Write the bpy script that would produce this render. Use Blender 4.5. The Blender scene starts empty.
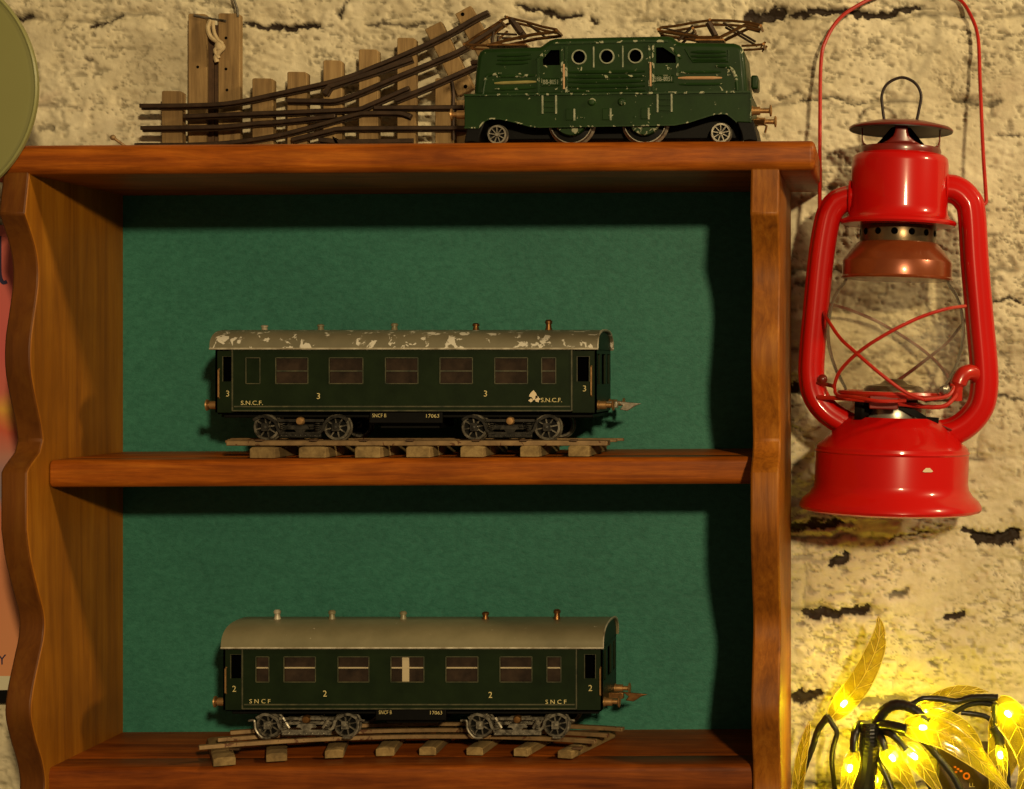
import bpy, bmesh, math, random
import numpy as np
from mathutils import Vector, Matrix
random.seed(7)
C = bpy.context.scene.collection
PI = math.pi
# ---- camera frame: pixel (px,py) of a 1024x789 picture at depth Y (Y=0 is the cabinet front) ----
S, D, U, V, ZC = 0.0006, 1.06, 880.0, 364.0, 1.5
def k(Y): return S*(1+Y/D)
def P(px, py, Y): return Vector(((px-U)*k(Y), Y, ZC-(py-V)*k(Y)))
WALL_Y, BACK_Y = 0.117, 0.1035

# ------------------------------------------------------------------ materials
def srgb(r, g, b):
    f = lambda c: (c/255/12.92) if c <= 10 else ((c/255+0.055)/1.055)**2.4
    return (f(r), f(g), f(b), 1)
def nn(nt, t, **kw):
    n = nt.nodes.new(t)
    for a, v in kw.items():
        if a in n.inputs.keys(): n.inputs[a].default_value = v
        else: setattr(n, a, v)
    return n
def newmat(name):
    m = bpy.data.materials.new(name); m.use_nodes = True
    nt = m.node_tree
    return m, nt, nt.nodes['Principled BSDF']
def ramp(nt, fac, stops):
    r = nt.nodes.new('ShaderNodeValToRGB'); cr = r.color_ramp
    while len(cr.elements) < len(stops): cr.elements.new(0.5)
    for e, (p, c) in zip(cr.elements, stops): e.position = p; e.color = c if len(c) == 4 else (*c, 1)
    nt.links.new(fac, r.inputs[0]); return r
def coords(nt, scale=(1, 1, 1), kind='Object', rot=(0, 0, 0)):
    tc = nt.nodes.new('ShaderNodeTexCoord'); mp = nt.nodes.new('ShaderNodeMapping')
    mp.inputs['Scale'].default_value = scale; mp.inputs['Rotation'].default_value = rot
    nt.links.new(tc.outputs[kind], mp.inputs[0]); return mp.outputs[0]
def noise(nt, vec, scale, detail=5, rough=0.55, dist=0.0):
    n = nn(nt, 'ShaderNodeTexNoise', Scale=scale, Detail=detail, Roughness=rough, Distortion=dist)
    nt.links.new(vec, n.inputs['Vector']); return n.outputs['Fac']
def bump(nt, bs, h, strength=0.3, dist=0.001):
    b = nn(nt, 'ShaderNodeBump', Strength=strength, Distance=dist)
    nt.links.new(h, b.inputs['Height']); nt.links.new(b.outputs[0], bs.inputs['Normal'])
def mix(nt, fac, a, b):
    m = nt.nodes.new('ShaderNodeMix'); m.data_type = 'RGBA'
    for v, i in ((fac, 0), (a, 6), (b, 7)):
        if hasattr(v, 'is_output'): nt.links.new(v, m.inputs[i])
        else: m.inputs[i].default_value = v
    return m.outputs[2]

def paint(name, col, col2=None, rough=0.4, metal=0.0, chip=None, chip_amt=0.70, chip_scale=160, coat=0.0, nscale=40, bmp=0.1, spec=0.5):
    m, nt, b = newmat(name)
    v = coords(nt)
    n = noise(nt, v, nscale, 6, 0.6)
    c = ramp(nt, n, [(0.3, col), (0.72, col2 or col)]).outputs[0]
    if chip:
        n2 = noise(nt, v, chip_scale, 4, 0.6, 0.6)
        msk = ramp(nt, n2, [(chip_amt, (0, 0, 0, 1)), (min(chip_amt+0.02, 1), (1, 1, 1, 1))]).outputs[0]
        c = mix(nt, msk, c, chip)
    nt.links.new(c, b.inputs['Base Color'])
    b.inputs['Roughness'].default_value = rough; b.inputs['Metallic'].default_value = metal; b.inputs['Specular IOR Level'].default_value = spec
    b.inputs['Coat Weight'].default_value = coat; b.inputs['Coat Roughness'].default_value = 0.1
    bump(nt, b, noise(nt, v, nscale*8, 4), bmp, 0.0003)
    return m
def wood(name, dark, mid, light, axis='X', rough=0.38, scale=1.0, coat=0.25, streak=0.7, spec=0.4):
    m, nt, b = newmat(name)
    st = {'X': (3, 40, 40), 'Z': (40, 40, 3), 'Y': (40, 3, 40)}[axis]
    v = coords(nt, tuple(q*scale for q in st))
    g1 = noise(nt, v, 1.6, 8, 0.65, 1.2)
    g2 = noise(nt, v, 7.0, 6, 0.7, 0.4)
    v2 = coords(nt); blot = noise(nt, v2, 9*scale, 4, 0.6)
    c = ramp(nt, g1, [(0.28, dark), (0.5, mid), (0.74, light)]).outputs[0]
    f2 = ramp(nt, g2, [(0.35, (0.55, 0.5, 0.45)), (0.6, (1, 1, 1))]).outputs[0]
    mx = nt.nodes.new('ShaderNodeMix'); mx.data_type = 'RGBA'; mx.blend_type = 'MULTIPLY'
    mx.inputs[0].default_value = streak
    nt.links.new(c, mx.inputs[6]); nt.links.new(f2, mx.inputs[7])
    f3 = ramp(nt, blot, [(0.35, (0.62, 0.58, 0.52)), (0.62, (1.1, 1.1, 1.1))]).outputs[0]
    my = nt.nodes.new('ShaderNodeMix'); my.data_type = 'RGBA'; my.blend_type = 'MULTIPLY'
    my.inputs[0].default_value = 0.8
    nt.links.new(mx.outputs[2], my.inputs[6]); nt.links.new(f3, my.inputs[7])
    nt.links.new(my.outputs[2], b.inputs['Base Color'])
    b.inputs['Roughness'].default_value = rough; b.inputs['Coat Weight'].default_value = coat; b.inputs['Specular IOR Level'].default_value = spec
    b.inputs['Coat Roughness'].default_value = 0.25
    bump(nt, b, g2, 0.25, 0.0004)
    return m
M = {}
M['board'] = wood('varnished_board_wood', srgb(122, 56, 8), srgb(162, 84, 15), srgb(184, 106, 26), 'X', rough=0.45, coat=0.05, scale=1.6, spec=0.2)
M['board_low'] = wood('shaded_board_wood', srgb(96, 42, 7), srgb(134, 66, 13), srgb(156, 84, 22), 'X', rough=0.5, coat=0.03, scale=1.6, spec=0.2)  # board wood darkened to imitate the weaker light on the bottom shelf
M['panel_gold'] = wood('golden_panel_wood', srgb(128, 74, 12), srgb(158, 98, 18), srgb(176, 116, 27), 'Z', rough=0.5, coat=0.03, scale=0.8, streak=0.3, spec=0.25)
M['edge_dark'] = wood('dark_edge_wood', srgb(84, 44, 9), srgb(104, 58, 12), srgb(118, 72, 18), 'Z', rough=0.5, coat=0.02, scale=1.0, streak=0.3, spec=0.2)  # darker tone for the left panel's front edge
M['panel'] = wood('varnished_panel_wood', srgb(116, 64, 12), srgb(148, 86, 18), srgb(168, 106, 30), 'Z', rough=0.5, coat=0.03, scale=1.8, streak=0.5, spec=0.2)
M['sleeper'] = wood('old_sleeper_wood', srgb(104, 82, 52), srgb(152, 124, 80), srgb(178, 150, 102), 'Z', rough=0.85, coat=0)
M['sleeper_d'] = wood('track_sleeper_wood', srgb(96, 78, 46), srgb(140, 116, 72), srgb(164, 140, 92), 'Y', rough=0.85, coat=0)
M['rail_old'] = paint('rusty_tin_rail', srgb(58, 40, 24), srgb(98, 70, 42), 0.6, 0.3, nscale=120)
M['rail_dull'] = paint('dull_tinplate_rail', srgb(112, 88, 58), srgb(150, 122, 82), 0.55, 0.35, chip=srgb(90, 56, 30), chip_amt=0.62, nscale=140)
M['rail_dark'] = paint('dark_bronze_rail', srgb(46, 34, 24), srgb(74, 56, 40), 0.45, 0.5, nscale=150)
M['brass'] = paint('aged_brass', srgb(150, 112, 66), srgb(192, 150, 98), 0.42, 0.7, nscale=200)
M['brass_dk'] = paint('dark_aged_brass', srgb(98, 66, 36), srgb(150, 108, 62), 0.4, 0.85, nscale=260)
M['loco'] = paint('loco_green_paint', srgb(21, 42, 13), srgb(29, 53, 18), 0.42, 0, chip=srgb(160, 162, 130), chip_amt=0.675, chip_scale=210, spec=0.15, coat=0.03, nscale=60)
M['loco_worn'] = paint('loco_worn_edge', srgb(24, 47, 16), srgb(33, 58, 22), 0.42, 0, spec=0.2, chip=srgb(150, 152, 124), chip_amt=0.57, chip_scale=230, nscale=60)
M['loco_line'] = paint('loco_worn_line', srgb(84, 98, 68), srgb(160, 160, 134), 0.45, 0, nscale=200)
M['cream'] = paint('worn_cream_stripe', srgb(168, 124, 84), srgb(184, 150, 108), 0.5, nscale=180)
M['gold_line'] = paint('worn_gold_stripe', srgb(120, 112, 60), srgb(150, 140, 84), 0.5, nscale=180)
M['coach'] = paint('coach_dark_green_paint', srgb(18, 29, 13), srgb(27, 39, 19), 0.42, 0, chip=srgb(100, 96, 64), chip_amt=0.77, chip_scale=240, spec=0.14, coat=0.0, nscale=70)
M['coach_line'] = paint('coach_worn_line', srgb(30, 38, 20), srgb(84, 80, 53), 0.5, nscale=160)
M['roof_chip'] = paint('chipped_grey_roof', srgb(102, 97, 76), srgb(120, 113, 90), 0.42, 0.1, chip=srgb(206, 200, 182), chip_amt=0.585, chip_scale=150, nscale=50)
M['roof'] = paint('grey_roof', srgb(112, 106, 78), srgb(130, 122, 92), 0.4, 0.1, chip=srgb(206, 198, 176), chip_amt=0.70, chip_scale=300, nscale=50)
M['roof_edge'] = paint('roof_worn_edge', srgb(120, 108, 84), srgb(216, 208, 184), 0.4, 0.1, nscale=120)
M['black'] = paint('black_paint', srgb(8, 8, 7), srgb(15, 14, 12), 0.5, spec=0.12, nscale=80)
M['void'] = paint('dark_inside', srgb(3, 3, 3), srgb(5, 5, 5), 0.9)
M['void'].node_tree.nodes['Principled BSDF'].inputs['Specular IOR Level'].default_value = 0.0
M['steel'] = paint('worn_steel', srgb(112, 106, 94), srgb(186, 178, 158), 0.35, 0.75, nscale=220)
M['steel_dk'] = paint('oily_dark_steel', srgb(30, 27, 23), srgb(150, 142, 124), 0.38, 0.6, nscale=260)
M['steel_mid'] = paint('grimy_cast_metal', srgb(40, 36, 30), srgb(176, 168, 148), 0.36, 0.6, nscale=330)
M['bogie_dk'] = paint('black_bogie_metal', srgb(18, 17, 15), srgb(70, 66, 58), 0.38, 0.5, nscale=300)
M['pane'] = paint('brown_pane', srgb(30, 23, 17), srgb(60, 47, 35), 0.2, nscale=110)
M['pane_strip'] = paint('pale_strip', srgb(176, 160, 126), srgb(186, 170, 136), 0.5)
M['letter'] = paint('cream_lettering', srgb(196, 180, 118), srgb(206, 190, 130), 0.5)
M['red'] = paint('red_enamel', srgb(176, 12, 9), srgb(192, 18, 12), 0.3, 0, spec=0.15, coat=0.5, nscale=12, bmp=0.04)
M['red_wire'] = paint('red_wire_enamel', srgb(160, 26, 16), srgb(186, 40, 22), 0.3, 0, coat=0.3, nscale=60)
M['red_cap'] = paint('sooty_shaded_red_enamel', srgb(84, 20, 12), srgb(128, 28, 18), 0.32, 0, coat=0.3, nscale=30)
M['copper'] = paint('heat_browned_copper', srgb(116, 50, 22), srgb(150, 78, 38), 0.28, 0.35, coat=0.3, nscale=25)
M['collar'] = paint('smoked_metal', srgb(70, 58, 42), srgb(124, 102, 72), 0.3, 0.7, nscale=60)
M['burner'] = paint('burner_metal', srgb(140, 136, 122), srgb(180, 176, 160), 0.3, 0.7, nscale=70)
M['wick'] = paint('burner_dark', srgb(44, 40, 32), srgb(74, 66, 52), 0.4, 0.5, nscale=90)
M['cap_dark'] = paint('dark_underside', srgb(22, 12, 9), srgb(40, 20, 14), 0.5)
M['chip'] = paint('bare_chip', srgb(206, 186, 150), srgb(214, 196, 160), 0.5)
M['wrap'] = paint('black_tape', srgb(16, 14, 12), srgb(30, 27, 22), 0.35, nscale=200)
M['string'] = paint('cotton_string', srgb(170, 150, 110), srgb(196, 176, 136), 0.9, nscale=300)
M['disc'] = paint('sage_green_enamel', srgb(122, 121, 70), srgb(128, 127, 76), 0.4, nscale=8, bmp=0.03)
M['disc_rim'] = paint('pale_green_rim', srgb(132, 132, 82), srgb(138, 138, 88), 0.4)
M['box_dark'] = paint('dark_brown_card', srgb(44, 30, 16), srgb(58, 40, 22), 0.5)
M['orange'] = paint('orange_print', srgb(206, 110, 40), srgb(214, 124, 50), 0.5)
M['ink'] = paint('navy_ink', srgb(34, 30, 62), srgb(40, 36, 70), 0.6)

def felt():
    m, nt, b = newmat('green_felt')
    v = coords(nt, (1, 1, 1.6))
    n = noise(nt, v, 240, 6, 0.7); n2 = noise(nt, v, 9, 3, 0.5)
    c = ramp(nt, n, [(0.3, srgb(29, 92, 76)), (0.7, srgb(49, 116, 98))]).outputs[0]
    c2 = ramp(nt, n2, [(0.35, (0.8, 0.85, 0.85)), (0.65, (1.1, 1.08, 1.05))]).outputs[0]
    mx = nt.nodes.new('ShaderNodeMix'); mx.data_type = 'RGBA'; mx.blend_type = 'MULTIPLY'; mx.inputs[0].default_value = 0.8
    nt.links.new(c, mx.inputs[6]); nt.links.new(c2, mx.inputs[7])
    nt.links.new(mx.outputs[2], b.inputs['Base Color']); b.inputs['Roughness'].default_value = 0.58
    b.inputs['Specular IOR Level'].default_value = 0.38
    bump(nt, b, n, 0.5, 0.0008); return m
M['felt'] = felt()
def glass():
    m = bpy.data.materials.new('lamp_glass'); m.use_nodes = True; nt = m.node_tree
    nt.nodes.remove(nt.nodes['Principled BSDF']); out = nt.nodes['Material Output']
    t = nn(nt, 'ShaderNodeBsdfTransparent', Color=(0.94, 0.93, 0.88, 1)); g = nn(nt, 'ShaderNodeBsdfGlossy', Roughness=0.03)
    d = nn(nt, 'ShaderNodeBsdfDiffuse', Color=(0.6, 0.55, 0.42, 1))
    f = nn(nt, 'ShaderNodeLayerWeight', Blend=0.05)
    ms = nt.nodes.new('ShaderNodeMixShader'); md = nt.nodes.new('ShaderNodeMixShader')
    v = coords(nt); n = noise(nt, v, 30, 5, 0.6)
    r = ramp(nt, n, [(0.45, (0.02, 0.02, 0.02)), (0.75, (0.36, 0.34, 0.32))])
    nt.links.new(f.outputs['Fresnel'], ms.inputs[0]); nt.links.new(t.outputs[0], ms.inputs[1]); nt.links.new(g.outputs[0], ms.inputs[2])
    nt.links.new(r.outputs[0], md.inputs[0]); nt.links.new(ms.outputs[0], md.inputs[1]); nt.links.new(d.outputs[0], md.inputs[2])
    nt.links.new(md.outputs[0], out.inputs[0]); return m
M['glass'] = glass()
def leafmat():
    m = bpy.data.materials.new('clear_yellow_leaf'); m.use_nodes = True; nt = m.node_tree
    nt.nodes.remove(nt.nodes['Principled BSDF']); out = nt.nodes['Material Output']
    tr = nn(nt, 'ShaderNodeBsdfTranslucent', Color=(0.6, 0.52, 0.03, 1)); df = nn(nt, 'ShaderNodeBsdfDiffuse', Color=(0.6, 0.52, 0.03, 1))
    tp = nn(nt, 'ShaderNodeBsdfTransparent', Color=(0.97, 0.88, 0.35, 1)); gl = nn(nt, 'ShaderNodeBsdfGlossy', Roughness=0.15)
    a = nt.nodes.new('ShaderNodeMixShader'); a.inputs[0].default_value = 0.4
    b = nt.nodes.new('ShaderNodeMixShader'); b.inputs[0].default_value = 0.62
    c = nt.nodes.new('ShaderNodeMixShader'); c.inputs[0].default_value = 0.08
    L = nt.links.new
    L(tr.outputs[0], a.inputs[1]); L(df.outputs[0], a.inputs[2]); L(a.outputs[0], b.inputs[1]); L(tp.outputs[0], b.inputs[2])
    L(b.outputs[0], c.inputs[1]); L(gl.outputs[0], c.inputs[2]); L(c.outputs[0], out.inputs[0]); return m
M['leaf'] = leafmat()
M['leaf_vein'] = paint('pale_yellow_vein', srgb(206, 186, 84), srgb(220, 202, 104), 0.3)
def emis(name, col, st):
    m = bpy.data.materials.new(name); m.use_nodes = True; nt = m.node_tree
    b = nt.nodes['Principled BSDF']; b.inputs['Base Color'].default_value = (0.9, 0.8, 0.3, 1)
    b.inputs['Emission Color'].default_value = (*col, 1); b.inputs['Emission Strength'].default_value = st; return m
LED_STRENGTH = 480
M['led'] = emis('warm_led', (1.0, 0.85, 0.012), LED_STRENGTH)
def postermat():
    m, nt, b = newmat('poster_print')
    tc = nt.nodes.new('ShaderNodeTexCoord'); sx = nt.nodes.new('ShaderNodeSeparateXYZ')
    nt.links.new(tc.outputs['Object'], sx.inputs[0])
    mr = nn(nt, 'ShaderNodeMapRange'); mr.inputs['From Min'].default_value = -0.30; mr.inputs['From Max'].default_value = 0.0
    n = noise(nt, tc.outputs['Object'], 40, 4)
    ad = nn(nt, 'ShaderNodeMath', operation='MULTIPLY_ADD'); ad.inputs[1].default_value = 0.02
    nt.links.new(n, ad.inputs[0]); nt.links.new(sx.outputs['Z'], ad.inputs[2]); nt.links.new(ad.outputs[0], mr.inputs['Value'])
    c = ramp(nt, mr.outputs[0], [(0.0, srgb(204, 138, 92)), (0.34, srgb(198, 124, 86)), (0.40, srgb(188, 112, 82)), (0.44, srgb(120, 116, 130)),
        (0.52, srgb(176, 120, 104)), (0.585, srgb(196, 88, 62)), (0.63, srgb(216, 160, 60)), (0.67, srgb(196, 100, 84)), (0.75, srgb(196, 88, 86)), (1.0, srgb(200, 100, 88))])
    nt.links.new(c.outputs[0], b.inputs['Base Color']); b.inputs['Roughness'].default_value = 0.6; return m
M['poster'] = postermat()
M['poster_edge'] = paint('poster_white_edge', srgb(196, 190, 160), srgb(204, 198, 168), 0.6)
def wallmat():
    m, nt, b = newmat('cream_painted_stone')
    at = nn(nt, 'ShaderNodeAttribute', attribute_name='dirt_shade')
    v = coords(nt)
    n1 = noise(nt, v, 14, 6, 0.6); n2 = noise(nt, v, 90, 6, 0.65); n3 = noise(nt, v, 420, 4, 0.6)
    c = ramp(nt, n1, [(0.3, srgb(184, 172, 142)), (0.5, srgb(206, 195, 163)), (0.7, srgb(218, 208, 178))]).outputs[0]
    f = ramp(nt, n2, [(0.3, (0.84, 0.82, 0.78)), (0.55, (1, 1, 1))]).outputs[0]
    mx = nt.nodes.new('ShaderNodeMix'); mx.data_type = 'RGBA'; mx.blend_type = 'MULTIPLY'; mx.inputs[0].default_value = 0.8
    nt.links.new(c, mx.inputs[6]); nt.links.new(f, mx.inputs[7])
    st = ramp(nt, noise(nt, coords(nt, (1, 1, 1.6)), 11, 5, 0.6, 0.8), [(0.60, (0, 0, 0)), (0.70, (0.4, 0.4, 0.4))]).outputs[0]
    stained = mix(nt, st, mx.outputs[2], srgb(170, 146, 122))
    r = ramp(nt, at.outputs['Fac'], [(0.0, (0, 0, 0)), (0.35, (0.4, 0.4, 0.4)), (0.8, (1, 1, 1))]).outputs[0]
    c3 = mix(nt, r, stained, srgb(50, 39, 29))
    nt.links.new(c3, b.inputs['Base Color']); b.inputs['Roughness'].default_value = 0.7
    b.inputs['Specular IOR Level'].default_value = 0.25
    ad = nn(nt, 'ShaderNodeMath', operation='MULTIPLY_ADD'); ad.inputs[1].default_value = 0.35
    nt.links.new(n3, ad.inputs[0]); nt.links.new(n2, ad.inputs[2])
    bump(nt, b, ad.outputs[0], 0.3, 0.002); return m
M['wall'] = wallmat()

# ------------------------------------------------------------------ mesh helpers
class MB:
    def __init__(s): s.v = []; s.f = []; s.m = []
    def add(s, vs, fs, mi=0):
        b = len(s.v); s.v += [Vector(q) for q in vs]; s.f += [tuple(b+i for i in f) for f in fs]; s.m += [mi]*len(fs)
    def box(s, x0, x1, y0, y1, z0, z1, mi=0):
        vs = [(x, y, z) for x in (x0, x1) for y in (y0, y1) for z in (z0, z1)]
        s.add(vs, [(0, 1, 3, 2), (4, 6, 7, 5), (0, 4, 5, 1), (2, 3, 7, 6), (0, 2, 6, 4), (1, 5, 7, 3)], mi)
    def prism(s, poly, a0, a1, axis='Y', mi=0):
        # poly in the two other axes; axis Y: (x,z); axis X: (y,z); axis Z: (x,y)
        mk = {'Y': lambda p, a: (p[0], a, p[1]), 'X': lambda p, a: (a, p[0], p[1]), 'Z': lambda p, a: (p[0], p[1], a)}[axis]
        n = len(poly)
        vs = [mk(p, a0) for p in poly]+[mk(p, a1) for p in poly]
        fs = [tuple(range(n)), tuple(range(2*n-1, n-1, -1))]+[(i, i+n, (i+1) % n+n, (i+1) % n) for i in range(n)]
        s.add(vs, fs, mi)
    def tube(s, pts, r, n=8, mi=0, sec=None, cap=True):
        pts = [Vector(p) for p in pts]; N = len(pts)
        rs = r if isinstance(r, (list, tuple)) else [r]*N
        tg = [(pts[min(i+1, N-1)]-pts[max(i-1, 0)]).normalized() for i in range(N)]
        up = Vector((0, 1, 0)) if abs(tg[0].y) < 0.9 else Vector((1, 0, 0))
        u = (up-tg[0]*up.dot(tg[0])).normalized(); vs = []
        for i in range(N):
            u = (u-tg[i]*u.dot(tg[i])).normalized(); w = tg[i].cross(u)
            for j in range(n):
                a = 2*PI*j/n; q = sec(a) if sec else 1.0
                vs.append(pts[i]+(u*math.cos(a)+w*math.sin(a))*rs[i]*q)
        fs = [(i*n+j, i*n+(j+1) % n, (i+1)*n+(j+1) % n, (i+1)*n+j) for i in range(N-1) for j in range(n)]
        if cap: fs += [tuple(range(n-1, -1, -1)), tuple((N-1)*n+j for j in range(n))]
        s.add(vs, fs, mi)
    def ribbon(s, pts, hw, hh, nrm=(0, 1, 0), mi=0):   # rectangular section swept along pts
        pts = [Vector(p) for p in pts]; N = len(pts); nv = Vector(nrm); vs = []
        for i in range(N):
            t = (pts[min(i+1, N-1)]-pts[max(i-1, 0)]).normalized(); w = t.cross(nv).normalized()
            for a, b in ((-1, -1), (1, -1), (1, 1), (-1, 1)): vs.append(pts[i]+w*a*hw+nv*b*hh)
        fs = [(i*4+j, i*4+(j+1) % 4, (i+1)*4+(j+1) % 4, (i+1)*4+j) for i in range(N-1) for j in range(4)]
        fs += [(3, 2, 1, 0), tuple((N-1)*4+j for j in range(4))]
        s.add(vs, fs, mi)
    def lathe(s, prof, o=(0, 0, 0), ax='Z', n=48, mi=0, closed=False):
        o = Vector(o); vs = []; N = len(prof)
        for r, h in prof:
            for j in range(n):
                a = 2*PI*j/n; c, d = r*math.cos(a), r*math.sin(a)
                vs.append(o+Vector({'Z': (c, d, h), 'Y': (c, h, d), 'X': (h, c, d)}[ax]))
        fs = []
        for i in range(N-1 if not closed else N):
            i2 = (i+1) % N
            for j in range(n): fs.append((i*n+j, i*n+(j+1) % n, i2*n+(j+1) % n, i2*n+j))
        if not closed:
            if prof[0][0] > 1e-6: fs.append(tuple(range(n-1, -1, -1)))
            if prof[-1][0] > 1e-6: fs.append(tuple((N-1)*n+j for j in range(n)))
        s.add(vs, fs, mi)
    def holes(s, x0, x1, z0, z1, hs, y0, y1, mi=0):   # upright plate with rectangular openings
        xs = sorted({x0, x1, *[h[0] for h in hs], *[h[1] for h in hs]}); zs = sorted({z0, z1, *[h[2] for h in hs], *[h[3] for h in hs]})
        for i in range(len(xs)-1):
            for j in range(len(zs)-1):
                cx, cz = (xs[i]+xs[i+1])/2, (zs[j]+zs[j+1])/2
                if any(h[0] < cx < h[1] and h[2] < cz < h[3] for h in hs): continue
                for y, fl in ((y0, 0), (y1, 1)):
                    q = [(xs[i], y, zs[j]), (xs[i+1], y, zs[j]), (xs[i+1], y, zs[j+1]), (xs[i], y, zs[j+1])]
                    s.add(q if not fl else q[::-1], [(0, 1, 2, 3)], mi)
        for a, b, c, d, inn in [(x0, x1, z0, z1, 0)]+[(*h, 1) for h in hs]:
            q = [(a, c), (b, c), (b, d), (a, d)]
            for t in range(4):
                p1, p2 = q[t], q[(t+1) % 4]
                f = [(p1[0], y0, p1[1]), (p1[0], y1, p1[1]), (p2[0], y1, p2[1]), (p2[0], y0, p2[1])]
                s.add(f if not inn else f[::-1], [(0, 1, 2, 3)], mi)
    def sphere(s, c, r, sx=1, sy=1, sz=1, n=12, mi=0):
        prof = [(max(r*math.sin(PI*i/n), 0), -r*math.cos(PI*i/n)) for i in range(n+1)]
        b = len(s.v); s.lathe(prof, (0, 0, 0), 'Z', n*2, mi)
        for i in range(b, len(s.v)): q = s.v[i]; s.v[i] = Vector((c[0]+q.x*sx, c[1]+q.y*sy, c[2]+q.z*sz))
    def build(s, name, mats, parent=None, smooth=True, bevel=0, seg=2, angle=35, weld=True):
        me = bpy.data.meshes.new(name)
        off = Vector(parent['_o']) if parent is not None and '_o' in parent else Vector((0, 0, 0))
        me.from_pydata([tuple(q-off) for q in s.v], [], s.f)
        for m in (mats if isinstance(mats, (list, tuple)) else [mats]): me.materials.append(m)
        me.polygons.foreach_set('material_index', s.m)
        bm = bmesh.new(); bm.from_mesh(me)
        if weld: bmesh.ops.remove_doubles(bm, verts=bm.verts, dist=1e-6)
        bmesh.ops.recalc_face_normals(bm, faces=bm.faces)
        bm.to_mesh(me); bm.free()
        if smooth:
            me.polygons.foreach_set('use_smooth', [True]*len(me.polygons))
            me.set_sharp_from_angle(angle=math.radians(angle))
        o = bpy.data.objects.new(name, me); C.objects.link(o)
        if parent is not None:
            o.parent = parent
            if '_o' in parent: o['_o'] = parent['_o']
        if bevel:
            b = o.modifiers.new('bevel', 'BEVEL'); b.width = bevel; b.segments = seg; b.limit_method = 'ANGLE'; b.angle_limit = math.radians(40); b.harden_normals = False
        return o
def thing(name, label, cat, loc=(0, 0, 0), group=None):
    o = bpy.data.objects.new(name, None); C.objects.link(o); o.location = loc; o.empty_display_size = 0.02
    o['label'] = label; o['category'] = cat; o['_o'] = tuple(loc)
    if group: o['group'] = group
    return o
def smooth_path(pts, n=6):
    pts = [Vector(p) for p in pts]; out = []
    for i in range(len(pts)-1):
        p0, p1, p2, p3 = pts[max(i-1, 0)], pts[i], pts[i+1], pts[min(i+2, len(pts)-1)]
        for j in range(n):
            t = j/n
            out.append(0.5*((2*p1)+(p2-p0)*t+(2*p0-5*p1+4*p2-p3)*t*t+(3*p1-p0-3*p2+p3)*t**3))
    out.append(pts[-1]); return out
def text(name, body, m, center, height, parent, width=None, depth=0.0001, bold=0.0):
    cu = bpy.data.curves.new(name, 'FONT'); cu.body = body; cu.size = 1; cu.align_x = 'CENTER'; cu.align_y = 'CENTER'; cu.extrude = 0.02; cu.offset = bold; cu.resolution_u = 3
    t = bpy.data.objects.new(name, cu); C.objects.link(t)
    dg = bpy.context.evaluated_depsgraph_get(); me = bpy.data.meshes.new_from_object(t.evaluated_get(dg))
    bpy.data.objects.remove(t); bpy.data.curves.remove(cu)
    xs = [v.co.x for v in me.vertices]; ys = [v.co.y for v in me.vertices]
    w, h = max(xs)-min(xs), max(ys)-min(ys); cx, cy = (max(xs)+min(xs))/2, (max(ys)+min(ys))/2
    sc = height/h; sx = (width/w) if width else sc
    off = Vector(parent['_o'])
    for v in me.vertices:
        x, y, z = v.co; v.co = Vector((center[0]+(x-cx)*sx, center[1]-(z+0.02)*depth/0.04, center[2]+(y-cy)*sc))-off
    me.materials.append(m)
    o = bpy.data.objects.new(name, me); C.objects.link(o); o.parent = parent; return o
def apply_bool(o, cutter):
    md = o.modifiers.new('cut', 'BOOLEAN'); md.operation = 'DIFFERENCE'; md.object = cutter; md.solver = 'EXACT'
    dg = bpy.context.evaluated_depsgraph_get(); me = bpy.data.meshes.new_from_object(o.evaluated_get(dg))
    o.modifiers.clear(); o.data = me
    bpy.data.objects.remove(cutter)

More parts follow.
